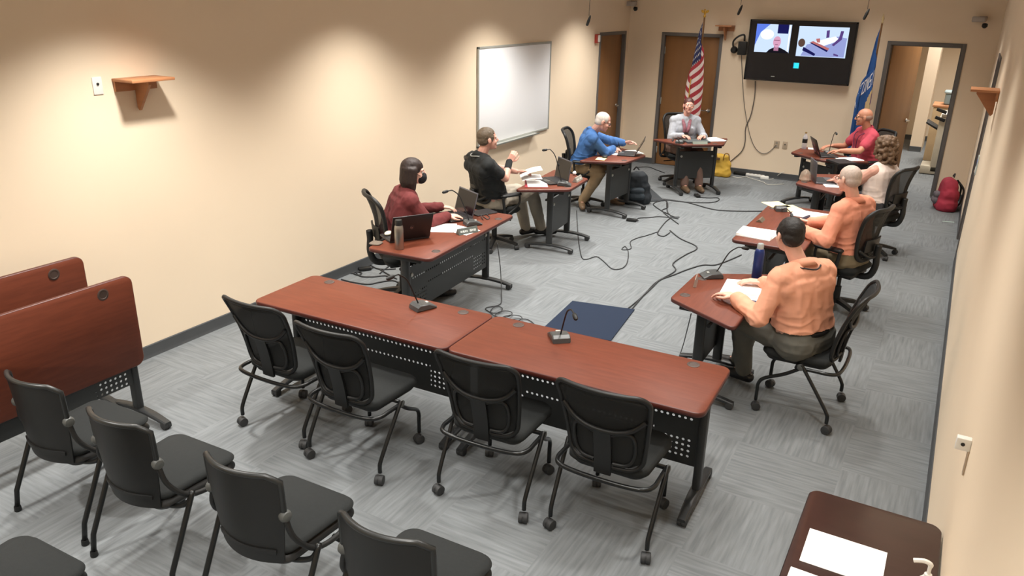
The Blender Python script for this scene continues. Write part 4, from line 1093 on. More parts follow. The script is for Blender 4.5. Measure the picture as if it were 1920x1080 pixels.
# 2 man in black polo
def ex_polo(part, arms, **k):
    s_, e, w_ = arms[1]; m = MB(); m.cap(e.lerp(w_, .48), w_, .041, .038); part('wrist_brace', m, pm('brace_cloth', (20, 22, 23), .9), .007, 3)
    lanyard(m_=pm('lanyard_grey', (150, 150, 146), .7), **k)
fa2 = (.42, .9)
person('man in a black polo raising one fist and holding papers', (.72, 6.36, .555), fa2, (.74, 6.10, 1.05), (.55, .83), (.82, 6.13, 1.265), (.62, .78), -.05,
       wr=((.98, 6.62, .83), (.93, 6.40, .99)), poles=((-.6, .1, -1), (.5, -.5, -1)), hd=((.8, .6, .1), (.35, .45, .85)), hn=((-.2, .2, 1), (.6, -.7, .2)), curl=(.7, 1.25), skin='pink', shirt=blackp, sleeve='short', trousers=stone, shoes=shoeb,
       hair=('short', hairg), sex='m', bulk=1.08, extras=lambda **k: ex_polo(**k), knees=((.80, 6.84, .57), (.98, 6.86, .56)), ankles=((.86, 6.94, .10), (1.01, 7.05, .10)), shoe_dir=((.4, .9, 0), (.75, .6, 0)))
# 3 man in blue shirt
fa3 = (.97, .1)
person('white-haired man in a blue shirt leaning over his laptop and writing', (.76, 8.66, .555), fa3, (.90, 8.62, 1.0), (.85, .5), (1.07, 8.60, 1.175), (.80, .45), .38,
       wr=((1.22, 9.22, .80), (1.13, 8.86, .79)), poles=((-.3, .8, -1), (.4, -.8, -.8)), hd=((.8, .1, .25), (.7, .6, -.2)), hn=((-.2, .4, 1), (.2, -.3, 1)), curl=(.5, 1.0), skin='pink', shirt=bluesh, sleeve='long', trousers=khaki, shoes=shoet,
       hair=('buzz', hairw), sex='m', bulk=1.06, extras=lambda **k: glasses(**k), knees=((1.16, 8.80, .56), (1.14, 8.45, .55)), ankles=((1.12, 8.95, .09), (.87, 8.50, .1)), shoe_dir=((1, 0, 0), (.5, -.85, 0)))
# 4 woman in grey cardigan
def ex_card(part, part2, HP, nb, sf, srt, up, hip, shc, lv, **k):
    m = MB()
    for i in range(6):
        a = .3+i*.1; c = hip.lerp(shc, a)+sf*(.1+.03*math.sin(i)); m.ell(c, (.05, .05, .06))
    part('blouse', m, pm('patterned_blouse', (96, 106, 112), .8, var=.5, scale=60), .007, 3)
    m = MB(); m.tube(smooth_path([nb-sf*.06+up*.03, nb+srt*.075+up*.01, nb+srt*.055+sf*.08-up*.03, shc+srt*.03+sf*.14-up*.11, hip.lerp(shc, .6)+srt*.02+sf*.17], 5), .026, 8)
    m.tube(smooth_path([nb-sf*.06+up*.03, nb-srt*.075+up*.01, nb-srt*.055+sf*.08-up*.03, shc-srt*.03+sf*.14-up*.11, hip.lerp(shc, .6)-srt*.02+sf*.17], 5), .026, 8)
    part2('scarf', m, pm('plum_scarf', (150, 98, 108), .8, var=.3, scale=40))
fa4 = (.62, -.78)
person('woman in a grey cardigan seated at the table before the flag', (1.44, 10.80, .555), fa4, (1.50, 10.74, 1.0), (.5, -.86), (1.545, 10.70, 1.205), (.45, -.89), -.12,
       wr=((1.86, 10.58, .80), (1.58, 10.42, .80)), hd=((-.3, -.9, 0), (.8, -.3, 0)), hn=((0, 0, 1), (0, 0, 1)), skin='pink', shirt=greyk, sleeve='long', trousers=pm('brown_trouser_cloth', (112, 88, 78), .85), shoes=shoet,
       hair=('tied', pm('auburn_hair', (74, 38, 34), .5, var=.25, scale=60)), sex='f', bulk=1.0, collar=False, extras=ex_card, knees=((1.83, 10.50, .56), (1.66, 10.40, .56)), ankles=((1.90, 10.42, .09), (1.72, 10.29, .09)))
# 5 man in red polo
fa5 = (-.78, -.62)
person('bald man in a red polo at the table beside the state flag', (4.07, 10.98, .555), fa5, (4.03, 10.92, 1.02), (-.85, -.5), (3.96, 10.86, 1.225), (-.98, -.1), .06,
       wr=((3.77, 10.48, .80), (3.62, 10.86, .80)), poles=((.4, -.6, -1), (-.2, .9, -1)), hd=((-.8, -.1, -.1), (-.7, -.4, -.1)), hn=((0, 0, 1), (0, 0, 1)), skin='tan', shirt=redp, sleeve='short', trousers=dark, shoes=shoeb,
       hair=('fringe', hairf), sex='m', bulk=1.05, extras=lambda **k: (lanyard(m_=pm('lanyard_plum', (90, 40, 80), .7), **k), glasses(**k)), knees=((3.75, 10.68, .56), (3.66, 10.84, .56)), ankles=((3.72, 10.6, .09), (3.6, 10.78, .09)))
# 6 curly-haired woman
fa6 = (-.92, .38)
person('woman with curly brown hair in a sleeveless white top', (4.52, 8.50, .555), fa6, (4.47, 8.52, 1.0), (-.92, .38), (4.44, 8.55, 1.20), (-.85, .52), .08,
       wr=((4.02, 8.52, .79), (4.05, 8.78, .79)), hd=((-.6, .6, -.1), (-.8, .1, -.1)), hn=((0, 0, 1), (0, 0, 1)), poles=((.1, -.7, -.8), (.1, .7, -.8)), skin='pink', shirt=whitet, sleeve='none', trousers=dark, shoes=shoeb,
       hair=('curly', hairc), sex='f', bulk=1.22, collar=False, knees=((4.1, 8.60, .56), (4.12, 8.80, .56)), ankles=((4.08, 8.62, .09), (4.1, 8.84, .09)))
# 7 white-haired man in peach
fa7 = (-.95, .3)
person('white-haired man with glasses in a peach shirt holding a phone', (4.47, 6.42, .555), fa7, (4.44, 6.36, 1.03), (-.9, .42), (4.37, 6.31, 1.255), (-.8, .6), .12,
       wr=((4.07, 6.14, .795), (4.09, 6.40, .80)), poles=((.3, -.7, -1), (.1, .7, -1)), hd=((-.55, .83, 0), (-.95, .15, .1)), hn=((0, 0, 1), (.2, .4, 1)), curl=(.35, .9), skin='fair', shirt=peach2, sleeve='long', trousers=olive, shoes=shoeb,
       hair=('buzz', hairw2), sex='m', bulk=1.1, extras=lambda **k: glasses(**k), knees=((4.07, 6.45, .57), (4.07, 6.66, .57)), ankles=((4.06, 6.48, .09), (4.05, 6.7, .09)))
# 8 dark-haired man in peach
def ex_p1(part2, HP, hip, shc, rt, f, lv, up, **k):
    m = MB(); c = hip.lerp(shc, .15); r = .130
    m.tube([c+rt*(.088+r*.97)*math.sin(a*2*PI/28)*.93+f*r*math.cos(a*2*PI/28)*1.0 for a in range(28)], .017, 6, closed=True); part2('belt', m, shoeb)
    lanyard(part2=part2, hip=hip, shc=shc, up=up, m_=pm('lanyard_black', (34, 30, 34), .7), **{a: k[a] for a in ('nb', 'sho', 'sf', 'srt')})
fa8 = (-.9, .42)
person('dark-haired man in a peach shirt seen from behind, hands on papers', (4.47, 4.27, .555), fa8, (4.40, 4.24, 1.03), (-.82, .57), (4.28, 4.26, 1.245), (-.62, .78), .10,
       wr=((4.02, 4.12, .80), (4.10, 4.52, .80)), poles=((.35, -.8, -1), (.1, .8, -1)), hd=((-.85, .4, .0), (-.97, -.2, 0)), hn=((0, 0, 1), (0, 0, 1)), curl=(.4, .4), skin='fair', shirt=peach1, sleeve='long', trousers=greyt, shoes=shoeb,
       hair=('short', hairk), sex='m', bulk=1.08, extras=ex_p1, hem=.09, knees=((4.05, 4.28, .57), (4.08, 4.55, .57)), ankles=((4.06, 4.50, .10), (3.98, 4.66, .10)), shoe_dir=((-.95, .2, 0), (-.9, .4, 0)))
chair_at((.85, 4.44), fa1, 'black task chair under the masked woman in maroon', base=.5)
chair_at((.72, 6.32), fa2, 'black task chair under the man in the black polo')
chair_at((.73, 8.64), (1, .25), 'black task chair under the man in the blue shirt')
chair_at((1.40, 10.83), fa4, 'black task chair under the woman in the grey cardigan')
chair_at((4.12, 11.02), fa5, 'black task chair under the man in the red polo')
chair_at((4.56, 8.49), fa6, 'black task chair under the curly-haired woman')
chair_at((4.50, 6.41), fa7, 'black task chair under the white-haired man in peach')

# ------------------------------------------------------------------ things on the tables
LIDB = pm('laptop_black', (34, 32, 34), .4); LIDG = pm('laptop_grey', (92, 92, 98), .35, metal=.3); KEYS = pm('keyboard_black', (24, 24, 26), .6); SCRN = pm('laptop_screen_off', (18, 18, 22), .15)
def laptop(label, c, user, lid=LIDB, basem=None, ang=110, w=.34, d=.235, z=TOP, extra=None):
    """c: base centre; user: direction from the laptop towards its user"""
    t = thing('laptop', label, 'laptop', (c[0], c[1], z+.001), yaw((-user[0], -user[1])), 'laptops on the tables')   # local +y = away from the user
    MB().prism(round_poly(rect2(w, d), .012, 3), .0, .016, .003).build('base', basem or lid, t)
    MB().box((0, .03, .0165), (w-.04, d*.5, .002)).build('keyboard', KEYS, t)
    MB().box((0, -.07, .0165), (.1, .06, .001)).build('touchpad', GREYP, t)
    M = Matrix.Translation((0, d/2-.004, .014)) @ Matrix.Rotation(math.radians(ang-90)*-1, 4, 'X')
    ld = MB().box((0, 0, d/2), (w, .008, d), .003).xf(M).build('lid', lid, t)
    MB().box((0, -.0045, d/2+.004), (w-.02, .001, d-.03)).xf(M).build('screen', SCRN, ld)
    if extra: extra(ld, M, w, d)
    return t
def hp_logo(ld, M, w, d):
    MB().lathe([(.021, 0), (.021, .0008)], (0, .0042, d/2), 20, (0, 1, 0)).xf(M).build('logo_disc', pm('logo_dark', (74, 72, 74), .3, metal=.6), ld)
    m = MB()
    for x0, segs in ((-.012, [(0, -.005, .0045, .013), (.003, -.005, .0075, .002)]), (.002, [(0, -.014, .0035, .003), (.003, -.005, .0075, .002)])):
        for k, (a, z0, b, z1) in enumerate(segs):
            m.box((-(x0+a), .0054, d/2+(z0+z1)/2), (.0022, .0006, z1-z0), 0, Matrix.Rotation(-.25, 3, 'Y'))
            if k: m.box((-(x0-.0005+a*.5), .0054, d/2+.003), (.006, .0006, .002))
    m.xf(M).build('logo_letters', CHROME, ld)
def stickers(ld, M, w, d):
    rnd = random.Random(5); cols = [(150, 96, 104), (190, 150, 150), (96, 84, 110), (130, 60, 66), (206, 190, 190)]
    for k in range(9):
        x = rnd.uniform(-.13, .13); z = rnd.uniform(.04, .18)
        MB().box((x, .0043+.0002*k, z), (rnd.uniform(.03, .07), .0006, rnd.uniform(.03, .06)), 0, Matrix.Rotation(rnd.uniform(-.5, .5), 3, 'Y')).xf(M).build('sticker', pm('sticker_%s' % 'abcde'[k % 5], cols[k % 5], .5), ld)
q = Zp(842, 409, TOP); laptop('open dark laptop under the hands of the masked woman', (1.17, 4.94), (-.45, -.9), LIDG, LIDB, 105)
laptop('black laptop with round logo on its lid behind the steel bottle', (1.18, 4.19), (-.86, .51), LIDB, None, 112, .36, .245, extra=hp_logo)
laptop('open grey laptop on the table of the man in the black polo', (1.25, 6.82), (-.6, -.8), LIDG, LIDB, 100)
laptop('open black laptop before the man in the blue shirt', (1.33, 8.86), (-.93, -.3), LIDB, None, 118)
laptop('dark laptop with stickers on its lid before the man in the red polo', (3.62, 10.36), (.93, .4), LIDB, None, 112, extra=stickers)
laptop('open grey laptop standing before the curly-haired woman', (3.86, 8.62), (.93, .36), LIDG, None, 95)
nb_ = thing('laptop', 'closed dark laptop lying before the woman in the grey cardigan', 'laptop', (1.80, 10.38, TOP+.001), math.radians(40), 'laptops on the tables')
MB().prism(round_poly(rect2(.36, .25), .012, 3), 0, .014, .003).build('base', LIDG, nb_); MB().prism(round_poly(rect2(.36, .25), .012, 3), .0145, .022, .003).build('lid', pm('laptop_slate', (80, 88, 88), .45), nb_)

def mic(label, c, hd_pt, z=TOP, bend=.1):
    c = V((c[0], c[1], z)); hd_pt = V(hd_pt); d = hd_pt-c; f = V((d.x, d.y, 0)).normalized()
    t = thing('gooseneck_microphone', label, 'microphone', c+V((0, 0, .001)), yaw(f), 'gooseneck microphones')
    m = MB(); m.prism([(-.075, 0), (.075, 0), (.078, .012), (.02, .04), (-.05, .045), (-.072, .03)], -.055, .055, .006, Matrix(((0, 0, 1, 0), (-1, 0, 0, 0), (0, 1, 0, 0), (0, 0, 0, 1)))); m.build('base', pm('mic_base_grey', (70, 72, 72), .35), t, sharp=35)
    MB().box((0, -.03, .036), (.03, .018, .008), .002).build('talk_button', LGREY, t)
    hl = (d.x**2+d.y**2)**.5; h = d.z
    pts = smooth_path([(0, .035, .04), (0, .035+(hl-.035)*.12, h*.35), (0, .035+(hl-.035)*.42, h*.82), (0, .035+(hl-.035)*.72, h*1.0), (0, hl-.03, h+.005), (0, hl, h)], 5)
    MB().tube(pts, .0048, 8).build('gooseneck', BLKP, t)
    v = (pts[-1]-pts[-3]).normalized(); MB().lathe([(.006, -.03), (.012, -.02), (.014, .0), (.013, .02), (.006, .03)], pts[-1]+v*.015, 12, v).build('microphone_head', BLKP, t)
    return t
def mic_px(label, bpx, hpx, zh): b = Zp(*bpx, TOP+.01); h = Zp(*hpx, zh); return mic(label, b, h)
mic_px('gooseneck microphone on the left front table, neck leaning left', (793, 575), (736, 519), 1.0)
mic_px('gooseneck microphone on the right front table', (1048, 632), (1077, 591), 1.02)
mic_px('gooseneck microphone beside the open laptop of the masked woman', (886, 419), (838, 359), 1.06)
mic_px('gooseneck microphone on the table of the man in the black polo', (1058, 346), (1024, 281), 1.12)
mic_px('gooseneck microphone on the table of the man in the red polo', (1553, 287), (1568, 250), 1.06)
mic_px('gooseneck microphone on the near right table beside the blue bottle', (1334, 517), (1394, 465), .96)
mic('gooseneck microphone with its neck folded low, between the yellow papers', Zp(1463, 394, TOP), Zp(1484, 402, .83))
mic('gooseneck microphone with a low neck before the woman in the grey cardigan', Zp(1275, 268, TOP), Zp(1262, 262, .85))

def sheet(label, c, rz, w=.216, d=.279, th=.002, m=PAPER, z=TOP, name='paper', group='papers on the tables', fan=1, cat='paper', off=(.01, .008)):
    t = thing(name, label, cat, (c[0], c[1], z+.0008), rz, group)
    for k in range(fan):
        MB().box((off[0]*k, off[1]*k, th*(k+.5)), (w, d, th), 0, Matrix.Rotation(.06*k, 3, 'Z')).build('sheet', m, t)
    return t
def spx(label, u, v, rz, **k): q = Zp(u, v, k.get('z', TOP)); return sheet(label, q, rz, **k)
spx('white papers between the two laptops of the masked woman', 822, 428, .5, w=.3, d=.25, fan=2)
spx('white papers under the name plate at the masked woman', 866, 432, -.1, w=.26, d=.2, fan=1)
spx('white papers in a red folder on the table of the black polo', 1005, 345, .5, w=.22, d=.34, fan=2, th=.003)
MB().box((0, 0, .002), (.25, .36, .003)).build('folder', pm('folder_red', (150, 40, 50), .6), [o for o in C.objects if o.get('label', '').startswith('white papers in a red')][0])
hp_ = thing('paper_sheaf', 'curled sheaf of white papers held by the man in the black polo', 'paper', (1.08, 6.62, .80), .6)
MB().shell(lambda u, v: V((-.12+.24*u, -.11+.22*v, .02+.08*u+.015*math.sin(u*PI))), 10, 4, .003).build('sheet', PAPER, hp_)
MB().shell(lambda u, v: V((-.1+.22*u, -.11+.22*v, -.02+.03*u+.01*math.sin(u*PI*1.3))), 10, 4, .003).build('sheet', PAPERT, hp_)
spx('white paper under the writing hand of the man in the blue shirt', 1152, 287, .3, w=.216, d=.279)
spx('white papers beyond the laptop of the man in the blue shirt', 1186, 286, .8, w=.2, d=.26, fan=2)
spx('small cream note beside the laptop of the man in the blue shirt', 1127, 298, .2, w=.12, d=.17, m=CREAMP)
spx('white papers on the table of the woman in the grey cardigan', 1338, 262, .7, w=.24, d=.3, fan=3)
spx('white sheet before the man in the red polo', 1592, 299, .7, w=.3, d=.22, fan=2)
spx('small white card behind the water bottle', 1522, 279, .2, w=.1, d=.14)
spx('white paper before the curly-haired woman', 1560, 347, .4, w=.2, d=.26, fan=2)
spx('open cream folder left half at the far end of the salmon-shirted man', 1455, 384, .75, w=.2, d=.24, m=CREAMP, name='notepad', cat='notepad')
spx('cream notepad sheet right of the folded microphone', 1482, 391, .75, w=.2, d=.24, m=CREAMP, name='notepad', cat='notepad')
spx('white papers in front of the hands of the white-haired man in peach', 1521, 404, PI/2-.1, w=.26, d=.34, fan=2)
spx('thick white binder of papers at the near end of the right-hand table', 1420, 441, PI/2-.1, w=.26, d=.3, fan=3, th=.008)
st = spx('thick stack of white papers under the hands of the dark-haired man', 1390, 547, .1, w=.27, d=.3, fan=5, th=.006)
ff = spx('dark blue folder under the paper stack of the dark-haired man', 1436, 566, -.35, w=.24, d=.31, th=.004, m=pm('folder_blue', (52, 60, 84), .5), name='folder', cat='folder', group='folders')
spx('dark binder before the man in the red polo', 1578, 305, .7, w=.26, d=.3, th=.02, m=pm('binder_black', (36, 33, 34), .5), name='binder', cat='binder', group='binders')
sheet('upper white sheet on the dark brown side table', (5.037, 1.795), 0, w=.279, d=.216)
sheet('lower white sheet on the dark brown side table, cut off by the photo edge', (5.015, 1.525), -.02, w=.279, d=.216)

def bottle(name, label, c, prof, mats, cat='bottle', capm=None, cap=None, z=TOP, band=None):
    t = thing(name, label, cat, (c[0], c[1], z+.001))
    MB().lathe(prof, (0, 0, 0), 24).build('body', mats, t)
    if cap: MB().lathe(cap, (0, 0, 0), 20).build('cap', capm, t)
    if band: MB().lathe(band[0], (0, 0, 0), 24).build('label_band', band[1], t)
    return t
bottle('steel_bottle', 'brushed steel bottle standing before the black laptop', Zp(749, 467, TOP), [(.033, 0), (.036, .006), (.0365, .17), (.034, .19), (.026, .205)], pm('steel_bottle_metal', (172, 168, 160), .3, metal=.9), capm=BLKP, cap=[(.029, .2), (.03, .235), (.026, .245)])
bb = bottle('water_bottle', 'dark blue metal bottle with silver cap beside the dark-haired man', Zp(1418, 521, TOP), [(.034, 0), (.037, .006), (.037, .2), (.03, .222), (.02, .232)], pm('bottle_navy', (32, 52, 110), .35, metal=.3), capm=pm('cap_silver', (182, 190, 190), .35, metal=.4), cap=[(.024, .228), (.024, .262), (.02, .268)])
MB().box((-.036, -.008, .12), (.004, .012, .03), .001).build('mark', LGREY, bb)
bottle('plastic_bottle', 'clear plastic water bottle with dark label on the table of the red polo', Zp(1507, 279, TOP), [(.03, 0), (.034, .01), (.034, .15), (.028, .18), (.013, .205), (.013, .22)], glassy('clear_plastic', (214, 214, 224), .45, .15), capm=BRASS, cap=[(.015, .218), (.015, .235)], band=([(.0345, .085), (.035, .09), (.035, .135), (.0345, .14)], BLKP))
bottle('coffee_cup', 'dark tall coffee cup on the table of the man in the black polo', Zp(1051, 334, TOP), [(.034, 0), (.036, .006), (.042, .14), (.043, .15)], pm('cup_dark', (58, 44, 46), .4), 'cup', BLKP, [(.045, .148), (.046, .162), (.04, .17), (.03, .172)])
bottle('plastic_bag', 'crumpled clear bag of snacks before the curly-haired woman', Zp(1509, 339, TOP), [(.05, 0), (.07, .02), (.06, .07), (.05, .1), (.02, .13)], glassy('clear_bag', (190, 170, 150), .5, .2), 'bag')
bottle('sanitizer_bottle', 'white pump bottle at the lower right photo corner on the side table', Zp(1722, 1148, TOP), [(.03, 0), (.034, .008), (.034, .12), (.02, .14), (.014, .15)], WHITEP, capm=WHITEP, cap=[(.012, .148), (.012, .16), (.006, .162), (.006, .19)])
o = [o for o in C.objects if o.name.startswith('sanitizer_bottle')][0]; MB().tube(smooth_path([(0, 0, .19), (0, 0, .2), (-.02, .0, .205), (-.05, 0, .195)], 4), .008, 8).build('nozzle', WHITEP, o)

def nameplate(label, c, d, w=.2, h=.05, marks=True, m=None, z=TOP, t_=.03):
    t = thing('name_plate', label, 'name plate', (c[0], c[1], z+.001), yaw((-d[0], -d[1])), 'name plates')   # front faces d (local -y)
    m1 = MB(); m1.prism([(-t_, 0), (t_, 0), (t_*.2, h), (-t_*.2, h)], -w/2, w/2, .001, Matrix(((0, 0, 1, 0), (1, 0, 0, 0), (0, 1, 0, 0), (0, 0, 0, 1)))); m1.build('plate', m or pm('plate_steel', (104, 112, 108), .35, metal=.3), t, sharp=20)
    if marks:
        mm = MB(); rnd = random.Random(4); x = -w*.38
        sl = Matrix.Rotation(math.atan2(.024, h), 3, 'X')*1
        while x < w*.38:
            ww = rnd.uniform(.008, .014)
            if abs(x-.0) > .012: mm.box((x, -.0185, h*.5), (ww*.7, .002, h*rnd.uniform(.3, .42)), 0, Matrix.Rotation(-math.atan2(.024, h), 3, 'X'))
            x += ww*1.15
        mm.build('lettering', pm('plate_white', (222, 226, 222), .5), t)
    return t
nameplate('grey name plate with white lettering before the masked woman', Zp(876, 437, TOP), (.9, -.4))
nameplate('steel name plate on the table of the man in the black polo', Zp(1083, 339, TOP), (.9, .1), m=pm('plate_pale', (170, 168, 160), .35, metal=.3))
nameplate('small grey name plate lying on the table of the salmon-shirted man', Zp(1426, 414, TOP), (-1, 0), .13, .025, False, pm('plate_olive', (122, 112, 96), .4, metal=.3))
nameplate('small silver name plate standing at the left edge of the near right table', Zp(1304, 533, TOP), (-.97, -.2), .15, .06, False, t_=.012, m=pm('plate_warm', (168, 156, 146), .35, metal=.3))
nameplate('low name plate at the front edge of the cardigan woman\'s table', Zp(1312, 270, TOP), (.6, -.8), .22, .035, False, pm('plate_green', (120, 128, 116), .4, metal=.2))
cs = thing('coaster', 'grey-brown square coaster at the corner nearest the wall', 'coaster', Zp(705, 457, TOP+.001), .2); MB().prism(round_poly(rect2(.1, .1), .03), 0, .012, .004).build('pad', pm('coaster_felt', (104, 92, 80), .8), cs)
ms = thing('computer_mouse', 'pale mouse on the keyboard side of the black laptop', 'mouse', (1.06, 4.12, TOP+.0195), .3); MB().ell((0, 0, .012), (.03, .05, .016)).build('shell', pm('mouse_cream', (228, 216, 188), .5), ms)
tb = thing('tablet', 'dark tablet lying beyond the microphone of the masked woman', 'tablet', Zp(905, 399, TOP+.001), -.4); MB().prism(round_poly(rect2(.17, .24), .015), 0, .01, .003).build('slab', LIDB, tb)
cable('usb_cable', 'short black cable curled on the table beside the tablet', [Zp(u, v, TOP+.006) for u, v in ((905, 405), (914, 411), (918, 407), (910, 401), (902, 404), (906, 412))], .004)
ph = thing('phone', 'smartphone held by the white-haired man in peach', 'phone', (4.02, 6.43, .815), .2); MB().box((0, 0, 0), (.15, .074, .009), .003, Matrix.Rotation(-.5, 3, 'Y')).build('case', pm('phone_dark', (60, 52, 66), .3), ph)
pe = thing('pen', 'thin pen in the writing hand of the man in the blue shirt', 'pen', (1.19, 8.93, .80), 0); MB().tube([(-.02, -.01, .07), (.02, .02, -.06)], .004, 6).build('barrel', BLKP, pe)
mn = thing('eyeglass_case', 'small dark case on the note beside the laptop of the man in blue', 'case', Zp(1134, 295, TOP+.003), .4); MB().prism(round_poly(rect2(.07, .12), .03), 0, .025, .01).build('case', BLKP, mn)
wc = thing('crumpled_tissue', 'small white crumpled tissue behind the steel name plate', 'tissue', Zp(1077, 328, TOP+.001), 0); remesh(MB().ell((0, 0, .022), (.022, .022, .022)), .006, 2, 'tissue', PAPER, wc, disp=fold_noise(60, .008))

# ------------------------------------------------------------------ floor things
def fl(pts, z=.007): return [Zp(u, v, z) for u, v in pts]
fmat = thing('floor_mat', 'navy floor mat lying beyond the right front table', 'mat', (2.58, 5.03, 0), -.02)
a, b, c_, d_ = [Zp(*p, .01) for p in ((1073, 564), (1190, 580), (1145, 639), (1018, 615))]
fmat.location = (a.x, a.y, 0); fmat.rotation_euler = (0, 0, 0)
MB().prism([(p.x-a.x, p.y-a.y) for p in (a, b, c_, d_)], .001, .012, .003).build('pile', NAVYMAT, fmat)
gm = thing('floor_mat', 'slate grey mat on the floor behind the black backpack', 'mat', (1.2, 9.5, 0))
a, b, c_, d_ = [Zp(*p, .01) for p in ((1190, 326), (1246, 376), (1205, 378), (1160, 352))]; gm.location = (a.x, a.y, 0)
MB().prism([(p.x-a.x, p.y-a.y) for p in (a, b, c_, d_)], .001, .012, .003).build('pile', GREYMAT, gm)

def bag(name, label, loc, rz, w, d, h, mats, cat, seed=0, parts=None):
    t = thing(name, label, cat, loc, rz)
    m = MB(); m.cap((-w*.25, 0, h*.18), (w*.25, 0, h*.18), d*.5); m.cap((-w*.22, .01, h*.5), (w*.22, .01, h*.5), d*.45); m.cap((-w*.16, .0, h*.8), (w*.16, 0, h*.8), d*.36)
    for s_ in (-1, 0, 1): m.cap((s_*w*.25, 0, h*.18), (s_*w*.16, 0, h*.8), d*.47, d*.36)
    ob = remesh(m, .011, 4, 'body', mats, t, disp=fold_noise(9, .014, seed=seed))
    for v in ob.data.vertices: v.co.z = max(v.co.z, .003)
    if parts: parts(t)
    return t
def bp_parts(front):
    def f(t):
        m = MB(); m.cap((-.07, -.13, .12), (.07, -.13, .12), .05); m.cap((-.06, -.12, .2), (.06, -.12, .2), .045); remesh(m, .01, 3, 'front_pocket', front, t, disp=fold_noise(10, .008))
        m = MB()
        for s_ in (-1, 1): m.tube(smooth_path([(s_*.07, .1, .4), (s_*.1, .17, .3), (s_*.1, .16, .12), (s_*.09, .1, .05)], 5), .014, 6)
        m.tube(smooth_path([(-.04, .03, .46), (0, .04, .5), (.04, .03, .46)], 5), .01, 6); m.build('strap', BLKP, t)
    return f
bag('backpack', 'black backpack standing behind the leg of the blue-shirted man\'s table', (1.36, 9.20, 0), math.radians(30), .4, .26, .44, pm('backpack_black', (30, 36, 42), .8, var=.2), 'backpack', 1, bp_parts(pm('backpack_slate', (44, 54, 62), .8)))
def yb(t):
    m = MB()
    for s_ in (-1, 1): m.tube(smooth_path([(s_*.1-.05, -.08, .28), (s_*.1-.03, -.1, .38), (s_*.1+.03, -.1, .38), (s_*.1+.05, -.08, .28)], 5), .009, 6)
    m.build('handle', pm('bag_gold_strap', (150, 112, 40), .7), t)
    MB().box((-.06, -.105, .3), (.13, .012, .04), .005, Matrix.Rotation(.1, 3, 'Y')).build('trim', pm('bag_brown', (92, 66, 36), .7), t)
bag('tote_bag', 'yellow tote bag on the floor under the television cable', (1.86, 11.68, 0), .1, .36, .2, .36, pm('bag_yellow', (204, 164, 62), .75, var=.2, scale=5), 'bag', 5, yb)
bag('backpack', 'red and grey backpack leaning at the wall right of the open doorway', (5.15, 11.36, 0), math.radians(-80), .38, .28, .42, pm('backpack_red', (160, 44, 64), .8, var=.25, scale=4), 'backpack', 9, bp_parts(pm('backpack_grey', (96, 88, 94), .8)))
tp = thing('floor_tape', 'short strip of pale tape on the carpet near the red backpack', 'tape', Zp(1778, 416, .0), .2); MB().box((0, 0, .002), (.14, .03, .002)).build('strip', pm('tape_pale', (176, 196, 188), .6), tp)

ps = thing('power_strip', 'white power strip on the floor below the beige outlets', 'power strip', Zp(1413, 331, 0), -.05); MB().box((0, 0, .022), (.34, .065, .04), .01).build('housing', WHITEP, ps)
m = MB()
for k in range(5): m.box((-.12+.06*k, 0, .0425), (.03, .028, .002))
m.build('socket', pm('socket_grey', (150, 142, 130), .5), ps)
pa = thing('power_adapter', 'white power adapter at the right end of the power strip', 'power adapter', Zp(1433, 336, 0), .3); MB().box((0, 0, .025), (.13, .08, .048), .01).build('housing', pm('white_adapter', (240, 240, 234), .45), pa)
def brick(label, u, v, rz, s=(.13, .065, .035)):
    t = thing('power_adapter', label, 'power adapter', Zp(u, v, 0), rz, 'black power adapters on the floor'); MB().box((0, 0, s[2]/2+.001), s, .01).build('housing', BLKP, t); MB().box((s[0]/2+.012, 0, s[2]/2), (.026, .018, .014), .004).build('plug', BLKP, t)
brick('black power adapter on the carpet near the foot of the blue-shirted man\'s table', 1184, 415, .2)
brick('black power adapter on the carpet before the table of the woman in the grey cardigan', 1307, 369, 2.2)
brick('black power adapter against the back wall baseboard right of the yellow bag', 1387, 328, .0, (.2, .07, .05))
brick('black power adapter among the tangled cords at the left baseboard', 684, 507, .9)
GCB = 'cables running over the carpet'
cable('floor_cable', 'black cable running from the navy mat past the near right table to its microphone', fl([(1178, 578), (1200, 560), (1222, 540), (1238, 525), (1262, 516), (1290, 505), (1318, 497), (1340, 497), (1362, 490), (1390, 478)]), .007, CABLE, group=GCB)
cable('floor_cable', 'second black cable beside it curving from the navy mat to the room centre', fl([(1184, 580), (1212, 548), (1232, 528), (1266, 508), (1262, 494), (1285, 478), (1305, 468), (1303, 460), (1275, 447), (1256, 432)]), .007, CABLE, group=GCB)
cable('floor_cable', 'black cable winding from the room centre loop toward the grey mat', fl([(1256, 436), (1244, 443), (1233, 437), (1246, 418), (1258, 405), (1240, 395), (1225, 382), (1248, 376), (1252, 389), (1242, 396), (1272, 420)]), .007, CABLE, group=GCB)
cable('floor_cable', 'black cable with an inline plug winding from the centre to the left tables', fl([(1232, 435), (1214, 441), (1196, 446), (1182, 453), (1183, 466), (1166, 468), (1172, 462), (1178, 472), (1176, 492), (1166, 503), (1148, 504), (1132, 490), (1118, 481), (1100, 486), (1090, 480), (1084, 440), (1081, 395)]), .005, CABLE, group=GCB)
cable('floor_cable', 'black cable running straight from the grey mat to the right-hand tables', fl([(1222, 372), (1250, 374), (1290, 380), (1330, 391), (1360, 395), (1420, 396), (1470, 394)]), .008, CABLE, group=GCB)
cable('floor_cable', 'black cable looping back to the adapter before the cardigan woman', fl([(1240, 374), (1290, 379), (1330, 380), (1347, 376), (1346, 371), (1330, 371), (1312, 370)]), .007, CABLE, group=GCB)
